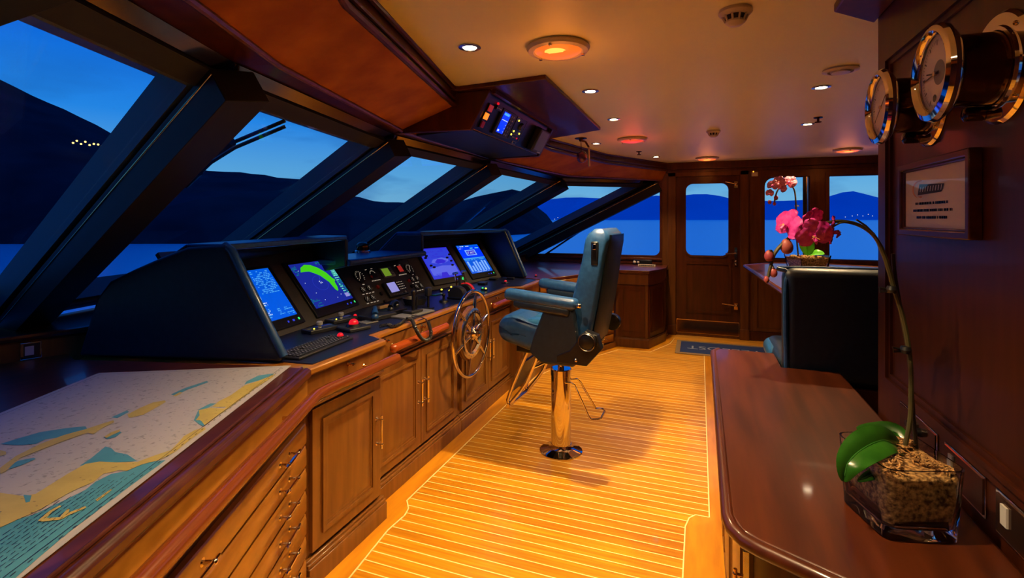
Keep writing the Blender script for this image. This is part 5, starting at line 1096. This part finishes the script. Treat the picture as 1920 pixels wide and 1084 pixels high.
# ================================================================ CLOCKS, PICTURE
def ship_clock(y, z, lab, x0=PX, hands=(20, 200), dark=True, xf=.462):
    t = thing('ship_clock', lab, 'clock', (x0, y, z), 'brass ship instruments on the partition'); o = V((x0, y, z)); ax = V((-1, 0, 0)); L = x0 - xf
    MB('chrome').lathe([(.0, 0.0005), (.112, 0.0005), (.114, .004), (.108, .010), (.085, .012), (.083, .018), (.076, .018)], o, ax, 56, cap=False).build('wall_flange', t)
    MB('bronze').lathe([(.074, .01), (.074, L - .022)], o, ax, 48, cap=False).build('barrel', t)
    MB('chrome').lathe([(.074, L - .03), (.090, L - .022), (.101, L - .012), (.103, L - .004), (.099, L + .004), (.088, L + .008), (.080, L + .002), (.078, L - .004)], o, ax, 64, cap=False).build('bezel', t)
    c = o + ax * (L - .010); F = Fr(c, (0, -1, 0), (0, 0, 1)); F = F if F.n.x < 0 else Fr(c, (0, 1, 0), (0, 0, 1))
    mb = MB('cream'); F.disc(mb, 0, 0, .082, -.001, 0, 48); mb.m('ink')
    for k in range(60):
        q = 2 * PI * k / 60; a_, b_ = (.066, .072) if k % 5 else (.060, .072); w_ = .0006 if k % 5 else .0016
        mb.poly([F.p(r * math.cos(q) - s_ * w_ * math.sin(q), r * math.sin(q) + s_ * w_ * math.cos(q), .0006) for r, s_ in ((a_, -1), (b_, -1), (b_, 1), (a_, 1))])
    if dark: mb.m('grey'); F.disc(mb, .010, .0, .026, .0006, .0009, 30); mb.m('ink'); F.disc(mb, -.012, -.05, .008, .0006, .001, 18)
    mb.build('dial', t)
    for ang, ln, nm in ((hands[0], .045, 'hand'), (hands[1], .06, 'hand')):
        q = math.radians(ang); e_ = V((math.cos(q), math.sin(q))); mb = MB('bronze'); mb.prism([F.p(e_.x * l - s_ * e_.y * .0016, e_.y * l + s_ * e_.x * .0016, .003) for l, s_ in ((-.015, -1), (ln, -1), (ln, 1), (-.015, 1))], F.n * .0008); mb.build(nm, t)
    mb = MB('brass'); F.disc(mb, 0, 0, .005, .002, .007, 14); mb.build('hub', t)
    g = MB('dial_glass'); F.disc(g, 0, 0, .079, .009, .0095, 48); g.build('dial_glass', t)
    for k in range(4): q = 2 * PI * k / 4 + .8; MB('brass').ball(o + ax * .011 + V((0, math.cos(q) * .098, math.sin(q) * .098)), .005, 8).build('screw', t)
    mb = MB('bronze'); mb.lathe([(.016, 0), (.016, .03), (.010, .034)], o + V((-.012, .05, -.082)), ax, 16); mb.build('hinge_lug', t)
ship_clock(1.312, 1.808, 'nearest round brass ship barometer with a grey centre dial', hands=(170, 185))
ship_clock(1.655, 1.808, 'further round brass ship clock overlapping the ceiling edge', hands=(35, 215), dark=False)
# picture
pq = [Xp(1703, 312, PX), Xp(1843, 446, PX)]; yA, yB, zA, zB = 1.385, 1.81, 1.452, 1.657
pf = thing('framed_notice', 'small framed printed notice with a logo on the partition', 'picture', (PX, 1.6, 1.55))
mb = MB('mahogany_flat'); xo = PX - .0005; L = lambda i: [(xo, y, z) for y, z in ((yA + i, zA + i), (yB - i, zA + i), (yB - i, zB - i), (yA + i, zB - i))]
mb.ringf(L(.018), L(0), (-.026, 0, 0)); mb.ringf(L(.024), L(.016), (-.018, 0, 0)); mb.build('frame', pf, bevel=.003)
mb = MB('cream'); mb.prism(L(.02), (-.012, 0, 0)); mb.build('notice', pf)
Fp = Fr((PX - .0128, yB - .02, zA + .02), (0, -1, 0), (0, 0, 1)); Wp, Hp = yB - yA - .04, zB - zA - .04
mb = MB('ivory'); pts = [(0, 0), (1, 0), (1, .62), (.85, .55), (.7, .42), (.45, .32), (.25, .35), (.12, .48), (.14, .66), (.25, .74), (.05, .76), (0, .7)]
mb.m('mat_tan'); 
def arc_(cx, cy, rx, ry, a0, a1, w_, d, m_):
    mb.m(m_); n = 16
    P1 = [(cx + rx * math.cos(math.radians(a0 + (a1 - a0) * k / n)), cy + ry * math.sin(math.radians(a0 + (a1 - a0) * k / n))) for k in range(n + 1)]
    for k in range(n):
        (x, y), (x2, y2) = P1[k], P1[k + 1]; mb.poly([Fp.p(Wp * x, Hp * y, d), Fp.p(Wp * x2, Hp * y2, d), Fp.p(Wp * (cx + (x2 - cx) * (1 - w_)), Hp * (cy + (y2 - cy) * (1 - w_)), d), Fp.p(Wp * (cx + (x - cx) * (1 - w_)), Hp * (cy + (y - cy) * (1 - w_)), d)])
arc_(.27, .66, .13, .15, 70, 290, .18, .0006, 'petal_core'); arc_(.33, .64, .15, .15, 90, 300, .1, .0008, 'white')
mb.m('ink'); mb.poly([Fp.p(Wp * x, Hp * y, .0010) for x, y in ((.24, .56), (.62, .58), (.66, .70), (.27, .74))]); mb.m('white')
for k in range(9): x = .28 + .041 * k; mb.poly([Fp.p(Wp * (x + dx), Hp * y, .0013) for dx, y in ((0, .61), (.010, .61), (.022, .69), (.012, .69))])
mb.m('bronze'); rnd = random.Random(9)
for r, (x0, x1) in enumerate(((.2, .72), (.16, .76), (.22, .7))):
    x = x0
    while x < x1:
        w_ = rnd.uniform(.012, .03); mb.poly([Fp.p(Wp * (x + a_), Hp * (.40 - .115 * r + b_), .0008) for a_, b_ in ((0, 0), (w_, 0), (w_, .04), (0, .04))]); x += w_ + (.006 if rnd.random() < .75 else .02)
mb.build('print', pf)
g = MB('dial_glass'); g.prism([(PX - .018, y, z) for y, z in ((yA + .018, zA + .018), (yB - .018, zA + .018), (yB - .018, zB - .018), (yA + .018, zB - .018))], (.0015, 0, 0)); g.build('picture_glass', pf)

# ================================================================ GLASS VASE AND ORCHID
vb = [V((.361, 1.245, ZK)), V((.503, 1.283, ZK)), V((.462, 1.432, ZK)), V((.314, 1.396, ZK))]; vc = sum(vb, V()) / 4
vt = [V((.363, 1.238, .98)), V((.520, 1.290, .98)), V((.477, 1.485, .98)), V((.308, 1.421, .98))]; vtc = sum(vt, V()) / 4
def quadring(f, z, sc, n=6, rd=.16):
    o = []; P = [vb[i].lerp(vt[i], f) for i in range(4)]; c = sum(P, V()) / 4; P = [c + (p - c) * sc for p in P]
    for i in range(4):
        a, b, d = P[i - 1], P[i], P[(i + 1) % 4]
        p0, p2 = b.lerp(a, rd), b.lerp(d, rd)
        for k in range(n + 1): t = k / n; q = p0 * (1 - t) ** 2 + b * 2 * t * (1 - t) + p2 * t * t; q.z = z; o.append(q)
    return o
vase = thing('glass_vase', 'square clear glass vase with bark chips on the counter', 'vase', V((vc.x, vc.y, ZK)))
prof = [(0, ZK + .0005, .94), (.02, ZK + .004, 1), (.5, ZK + .075, 1), (1, .98, 1), (1, .98, .955), (.5, ZK + .075, .945), (.16, ZK + .028, .90), (.14, ZK + .022, .80)]
mb = MB('vase_glass'); vs = []
for f, z, s_ in prof: vs += quadring(f, z, s_)
n = len(quadring(0, 0, 1)); mb.add(vs, [[i * n + j, i * n + (j + 1) % n, (i + 1) * n + (j + 1) % n, (i + 1) * n + j] for i in range(len(prof) - 1) for j in range(n)] + [list(range(n))[::-1], [(len(prof) - 1) * n + j for j in range(n)]]); mb.build('glass', vase, ang=50)
mb = MB('bark'); vs = []
for f, z, s_ in ((.15, ZK + .026, .78), (.2, ZK + .034, .89), (.5, ZK + .075, .925), (.86, ZK + .128, .935), (.90, ZK + .134, .90)): vs += quadring(f, z, s_)
mb.add(vs, [[i * n + j, i * n + (j + 1) % n, (i + 1) * n + (j + 1) % n, (i + 1) * n + j] for i in range(4) for j in range(n)] + [list(range(n))[::-1], [4 * n + j for j in range(n)]])
moss = mb.build('orchid_bark', label='brown bark and moss filling the glass vase on the counter', cat='bark', kind='stuff', loc=V((vc.x, vc.y, ZK)), ang=60)
mb = MB('bark'); P = quadring(.88, ZK + .134, .86); c = sum(P, V()) / len(P); rnd = random.Random(3)
for k in range(420):
    a, b = rnd.random() ** .5, rnd.random(); p = c.lerp(P[int(b * len(P)) % len(P)], a) + V((0, 0, rnd.uniform(-.002, .010) + .012 * (1 - a))); d = V((rnd.uniform(-1, 1), rnd.uniform(-1, 1), rnd.uniform(-.4, .5))).normalized() * rnd.uniform(.005, .012)
    mb.tube([p - d, p + d * .2 + V((0, 0, .002)), p + d], [.0012, .0022, .001], 5)
cc = mb.build('chips', moss)

mat('leaf_rib', (.05, .22, .03), .4)
def leaf(path, w, m_='leaf', droop=.30, nrm=None, th=.0012, fold=.62):
    P = smooth(path, 6); n = len(P); vs = []; mb = MB(m_)
    for i, p in enumerate(P):
        t = i / (n - 1); ww = w * max(.06, math.sin(PI * (.03 + .95 * t ** .85)) ** .75)
        tg = (P[min(i + 1, n - 1)] - P[max(i - 1, 0)]).normalized(); s_ = tg.cross(nrm or up).normalized(); nn_ = s_.cross(tg).normalized()
        for k in range(-3, 4): vs.append(p + s_ * (ww * k / 3) + nn_ * (abs(k / 3) * ww * fold - (abs(k) / 3) ** 3 * ww * droop))
    fs = [[i * 7 + j, i * 7 + j + 1, (i + 1) * 7 + j + 1, (i + 1) * 7 + j] for i in range(n - 1) for j in range(6)]
    m2 = len(vs); vs2 = vs + [v - V((0, 0, th)) for v in vs]; fs2 = fs + [[m2 + a for a in f][::-1] for f in fs]
    bd = [i * 7 for i in range(n)] + [(n - 1) * 7 + j for j in range(1, 7)] + [i * 7 + 6 for i in range(n - 2, -1, -1)] + [j for j in range(5, 0, -1)]
    fs2 += [[bd[i], bd[(i + 1) % len(bd)], m2 + bd[(i + 1) % len(bd)], m2 + bd[i]] for i in range(len(bd))]
    mb.add(vs2, fs2); mb.m('leaf_rib').tube([p + (nrm or up).normalized() * .0012 for p in P[:-2]], .0009, 5); return mb
def D(u, v, t): return Dp(u, v, t)
pl = thing('orchid', 'tall arching pink orchid growing from the glass vase on the counter', 'plant', D(1718, 862, 1.17))
o = D(1712, 850, 1.17)
leaf([D(1692, 846, 1.16), D(1660, 826, 1.13), D(1620, 840, 1.10), D(1590, 868, 1.08), D(1582, 902, 1.075)], .034, nrm=V((.2, -.75, .75))).build('leaf', pl)
leaf([D(1697, 842, 1.19), D(1680, 812, 1.22), D(1645, 806, 1.24), D(1606, 804, 1.25)], .022, nrm=V((.0, -.5, .8))).build('leaf', pl)
leaf([D(1696, 850, 1.15), D(1675, 866, 1.12), D(1640, 888, 1.09), D(1608, 902, 1.08)], .014, nrm=V((0, -.6, .7))).build('leaf', pl)
leaf([D(1700, 856, 1.15), D(1694, 864, 1.14), D(1672, 862, 1.12)], .012, nrm=V((0, -.5, .8))).build('leaf', pl)
MB('stem_dark').tube(smooth([D(1722, 872, 1.17), D(1714, 800, 1.17), D(1710, 745, 1.17), D(1703, 660, 1.17), D(1692, 600, 1.17), D(1678, 520, 1.17), D(1674, 476, 1.17)]), .0045, 8).build('support_cane', pl)
MB('stem').tube(smooth([D(1694, 850, 1.16), D(1706, 790, 1.16), D(1708, 730, 1.16), D(1706, 670, 1.16), D(1694, 600, 1.165), D(1676, 540, 1.165), D(1660, 485, 1.165), D(1640, 444, 1.16), D(1610, 422, 1.16), D(1575, 415, 1.155), D(1540, 420, 1.15), D(1505, 430, 1.15), D(1478, 448, 1.15), D(1456, 470, 1.15), D(1447, 492, 1.15), D(1440, 520, 1.15)]), [.0052] * 40 + [.0042] * 40 + [.0035] * 11, 8).build('flower_stem', pl)
for (u, v) in ((1672, 543), (1698, 656)):
    c = D(u, v, 1.16); mb = MB('dark_plastic'); mb.lathe([(.009, -.008), (.012, 0), (.009, .008)], c, up, 14); mb.tube([c + V((-.01, 0, 0)), c + V((-.026, -.004, .004)), c + V((-.024, -.004, -.006)), c + V((-.01, 0, -.004))], .003, 6); mb.build('clip', pl)
def petal(c, d, w, L_, nrm, cup=.2, m_='petal'):
    P = [c, c + d * L_ * .35 + nrm * cup * L_ * .15, c + d * L_ * .7 + nrm * cup * L_ * .2, c + d * L_]
    P = smooth(P, 4); n = len(P); vs = []
    for i, p in enumerate(P):
        t = i / (n - 1); ww = w * max(.12, math.sin(PI * (.08 + .90 * t)) ** .55) * (1 if t < .95 else .6); s_ = d.cross(nrm).normalized()
        for k in range(-3, 4): vs.append(p + s_ * ww * k / 3 + nrm * (-(k / 3) ** 2 * ww * .18 + .002 * math.sin(k * 2 + i)))
    fs = [[i * 7 + j, i * 7 + j + 1, (i + 1) * 7 + j + 1, (i + 1) * 7 + j] for i in range(n - 1) for j in range(6)]
    return vs, fs
def flower(parent, c, nrm, s, roll=0, m_='petal', name='flower'):
    nrm = nrm.normalized(); a = nrm.cross(up).normalized(); b = a.cross(nrm).normalized() * -1; b = b if b.z > 0 else -b
    mb = MB(m_)
    for ang, w, L_, off_ in ((90, .22, .52, -.02), (215, .20, .50, -.02), (325, .20, .50, -.02), (10, .34, .50, 0), (170, .34, .50, 0)):
        q = math.radians(ang + roll); d = a * math.cos(q) + b * math.sin(q); vs, fs = petal(c + nrm * off_ * s, d, w * s, L_ * s, nrm); k = len(mb.v); mb.add(vs, fs)
        mb.add([v - nrm * .0012 for v in vs], [f[::-1] for f in fs])
    f = mb.build(name, parent, ang=80)
    mb = MB('petal'); q = math.radians(270 + roll); d = a * math.cos(q) + b * math.sin(q)
    mb.ball(c + nrm * .08 * s + d * .06 * s, .07 * s, 10); mb.tube([c + nrm * .1 * s, c + nrm * .18 * s + d * .12 * s, c + nrm * .12 * s + d * .26 * s], [.05 * s, .06 * s, .02 * s], 8); mb.m('petal_core'); mb.ball(c + nrm * .14 * s + a * .03 * s, .035 * s, 8); mb.tube([c + nrm * .16 * s, c + nrm * .22 * s + a * .10 * s + d * .05 * s], .012 * s, 6); mb.tube([c + nrm * .16 * s, c + nrm * .22 * s - a * .10 * s + d * .05 * s], .012 * s, 6); mb.build('lip', f)
    return f
view = -ray(1500, 430).normalized()
flower(pl, D(1477, 422, 1.14), (view + V((-.9, .2, .1))), .074, 20)
flower(pl, D(1526, 440, 1.10), (view + V((.15, 0, -.45))), .074, -15)
flower(pl, D(1562, 432, 1.17), (view * .5 + V((.9, .3, -.1))), .072, 30)
flower(pl, D(1522, 408, 1.20), (V((-.5, .7, .5))), .055, 10)
for (u, v, r, lab) in ((1475, 462, .0135, 1), (1442, 480, .010, 1), (1450, 511, .0085, 1), (1437, 524, .006, 1)):
    c = D(u, v, 1.15); mb = MB('bud'); mb.lathe([(r * math.sin(PI * k / 8) * (1 - .12 * math.cos(PI * k / 8)), -r * 1.35 * math.cos(PI * k / 8)) for k in range(9)], c, V((.1, 0, -1)), 14); mb.build('bud', pl)
for a, b in (((1478, 447), (1475, 452)), ((1450, 476), (1443, 470)), ((1446, 500), (1450, 502)), ((1500, 431), (1480, 425)), ((1548, 419), (1524, 436)), ((1590, 416), (1560, 426)), ((1640, 440), (1606, 412))):
    MB('stem').tube([D(*a, 1.152), D((a[0] + b[0]) / 2, (a[1] + b[1]) / 2 - 3, 1.15), D(*b, 1.145)], .0022, 6).build('stalk', pl)

# ================================================================ DINETTE: SETTEE, TABLE, SECOND ORCHID
se = thing('settee', 'dark blue leather settee back behind the counter', 'settee', (.9, 2.62, 0))
MB('leather_navy').rbox((1.05, 2.63, 1.015), (1.38, .13, .52), .045).build('backrest', se, ang=60)
MB('mahogany').bx(.36, 1.74, 2.562, 3.18, 0, .755).build('base', se)
MB('leather_navy').rbox((1.05, 2.93, .785), (1.40, .50, .13), .05).build('seat', se, ang=60)
MB('leather_blue').tube(smooth([(.37, 2.575, .80), (.366, 2.575, 1.15), (.385, 2.60, 1.25), (.44, 2.62, 1.272), (1.7, 2.62, 1.272)], 4), .010, 8).build('piping', se)
MB('vinyl_blue').rbox((.47, 3.04, .785), (.27, .30, .10), .045).build('seat_end', se, ang=60)
zt = 1.10; tp = [Zp(1397, 497, zt), Zp(1475, 549, zt)]
tq = [(tp[0].x, tp[0].y), (tp[1].x, tp[1].y), (.53, 2.97), (1.35, 2.97), (1.45, 3.07), (1.45, 4.9), (1.0, 5.15), (.62, 5.05)]
tt = thing('dinette_table', 'glossy mahogany dinette table with clipped corners behind the settee', 'table', (.9, 4.0, 0))
MB('mahogany_flat').slab(tq, zt - .035, zt).build('table_top', tt, bevel=.01)
mb = MB('mahogany_flat'); mb.tube([(x, y, zt - .01) for x, y in tq], .016, 8, closed=True); mb.build('edge_moulding', tt)
MB('mahogany').lathe([(.22, 0), (.22, .02), (.07, .05), (.06, .9), (.2, 1.04), (.2, 1.065)], (.95, 4.1, 0), up, 28).build('pedestal', tt)
v2 = Zp(1513, 508, zt); v2 = V((v2.x, v2.y, zt)); t2 = (v2 - C0).dot(V((-st, ct, 0))); print('vase2', v2, t2)
va2 = thing('glass_vase', 'small square glass vase of bark on the dinette table', 'vase', v2); sz = .115
Rv = Rz(TH)
mb = MB('vase_glass'); s1_ = sz
def sq(h, s_): return [v2 + Rv @ V((x * s_, y * s_, 0)) + up * h for x, y in ((-1, -1), (1, -1), (1, 1), (-1, 1))]
L_ = [sq(.001, .095), sq(.125, .115), sq(.125, .107), sq(.012, .088)]
mb.add(sum(L_, []), [[i * 4 + j, i * 4 + (j + 1) % 4, (i + 1) * 4 + (j + 1) % 4, (i + 1) * 4 + j] for i in range(3) for j in range(4)] + [[0, 1, 2, 3], [12, 13, 14, 15]]); mb.build('glass', va2)
mb = MB('bark'); L_ = [sq(.016, .082), sq(.105, .100)]; mb.add(sum(L_, []), [[j, (j + 1) % 4, 4 + (j + 1) % 4, 4 + j] for j in range(4)] + [[0, 1, 2, 3], [4, 5, 6, 7]])
for k in range(60): p = v2 + Rv @ V((random.uniform(-.09, .09), random.uniform(-.09, .09), 0)) + up * .108; mb.ball(p, random.uniform(.006, .013), 6)
mb.build('orchid_bark', label='bark chips filling the small vase on the dinette table', cat='bark', kind='stuff', loc=v2)
p2 = thing('orchid', 'small pink orchid in the vase on the dinette table', 'plant', v2 + up * .1)
def E2(u, v, dt=0): return Dp(u, v, t2 + dt)
leaf([E2(1516, 478), E2(1512, 462), E2(1506, 448), E2(1496, 450)], .055, 'leaf_bright', nrm=V((.1, -.9, .3))).build('leaf', p2)
leaf([E2(1518, 480), E2(1530, 475, -.05), E2(1546, 476, -.08)], .035, 'leaf_bright', nrm=V((0, -.6, .8))).build('leaf', p2)
MB('stem').tube(smooth([E2(1497, 482), E2(1494, 450), E2(1493, 410), E2(1492, 378), E2(1489, 356), E2(1481, 347), E2(1470, 346), E2(1460, 354), E2(1454, 368), E2(1452, 380)]), .006, 7).build('flower_stem', p2)
for (u, v, s_) in ((1481, 341, .10), (1461, 341, .09), (1466, 352, .075), (1449, 347, .085), (1443, 362, .06)): flower(p2, E2(u, v, -.03), view + V((random.uniform(-.5, .5), 0, random.uniform(-.3, .3))), s_, random.uniform(0, 60), 'petal_pale')
for u, v, r in ((1455, 371, .016), (1443, 379, .014), (1452, 382, .012)): MB('bud').ball(E2(u, v), r, 10, 1.2).build('bud', p2)
MB('white').box(E2(1494, 386), (.03, .01, .012)).build('clip', p2)

# ================================================================ DOOR MAT AND SMALL THINGS
mt = thing('door_mat', 'blue door mat with tan border and pale lettering before the door', 'mat', (.1, 6.4, 0))
m0, m1 = Zp(1265, 660, .006), Zp(1270, 641, .006); y0_, y1_ = m0.y, m1.y; xm = m0.x; print('mat', m0, m1)
y0_, y1_ = 5.86, 6.50; x0_ = -.26; x1_ = .78
MB('mat_tan').bx(x0_, x1_, y0_, y1_, .0032, .008).build('border', mt, bevel=.002)
MB('mat_blue').bx(x0_ + .05, x1_ - .05, y0_ + .06, y1_ - .06, .008, .0095).build('field', mt)
mb = MB('mat_letter'); text_geo(mb, 'TELEOST', .20, ((x0_ + x1_) / 2, (y0_ + y1_) / 2, .010), (-1, 0, 0), (0, -1, 0)); mb.build('lettering', mt)
# name board / model on the corner cabinet
c = Zp(1212, 500, ZT); t = thing('name_plaque', 'small white lettered plaque standing on the corner cabinet', 'plaque', c); F = Fr(c, (1, .02, 0), (0, 0, 1))
mb = MB('ivory'); F.box(mb, -.10, .11, .0, .03, 0, .012); mb.build('board', t, bevel=.003); mb = MB('ink'); rnd = random.Random(5)
x = -.085
while x < .09: w_ = rnd.uniform(.006, .012); F.box(mb, x, x + w_, .008, .022, .012, .0125); x += w_ + .004
mb.build('lettering', t)
c = Zp(1194, 496, ZT); t = thing('desk_instrument', 'small black device with white knobs behind the white plaque', 'instrument', c); mb = MB('black'); mb.box(c + V((.07, .05, .03)), (.24, .07, .06)); mb.build('case', t, bevel=.006); mb = MB('ivory'); mb.ball(c + V((-.03, 0, .03)), .02, 10); mb.ball(c + V((.015, 0, .03)), .016, 10); mb.build('knobs', t)
c = Yp(1415, 327, YF); t = thing('door_sensor', 'small cream sensor box above and right of the door', 'sensor', c); mb = MB('cream_plastic'); mb.box(c + V((0, -.012, 0)), (.07, .024, .05)); mb.build('box', t, bevel=.004); mb = MB('e_amber'); mb.ball(c + V((-.015, -.012, .032)), .008, 8); mb.build('lamp', t)
# little deck outlets on the starboard plinth
for u, v, m_, lab in ((1068, 663, 'red_paint', 'small red socket low on the plinth under the helm chair'), (1128, 648, 'green_paint', 'small green socket low on the plinth right of the helm chair')):
    fa, fb_ = V((-1.485, 4.745, 0)), V((-.935, 5.93, 0)); d = (fb_ - fa).normalized(); nn3 = V((d.y, -d.x, 0)); c = Pl(u, v, fa + nn3 * .031, nn3)
    F = Fr(c, d, up); F = F if F.n.dot(nn3) > 0 else Fr(c, -d, up)
    t = thing('plinth_socket', lab, 'socket', c, 'small coloured sockets on the plinth'); mb = MB('ivory'); F.box(mb, -.03, .03, -.022, .022, -.001, .004); mb.build('plate', t); mb = MB(m_); F.box(mb, -.018, .018, -.014, .014, .004, .006); mb.build('socket', t)
t = thing('door_stop', 'small brass door stop at the foot of the corner cabinet', 'door stop', Yp(1251, 628, 6.75)); mb = MB('brass'); mb.lathe([(.02, 0), (.018, .01), (.008, .015), (.008, .05), (.014, .055), (.012, .07)], t.location, (0, -1, 0), 14); mb.build('stop', t)
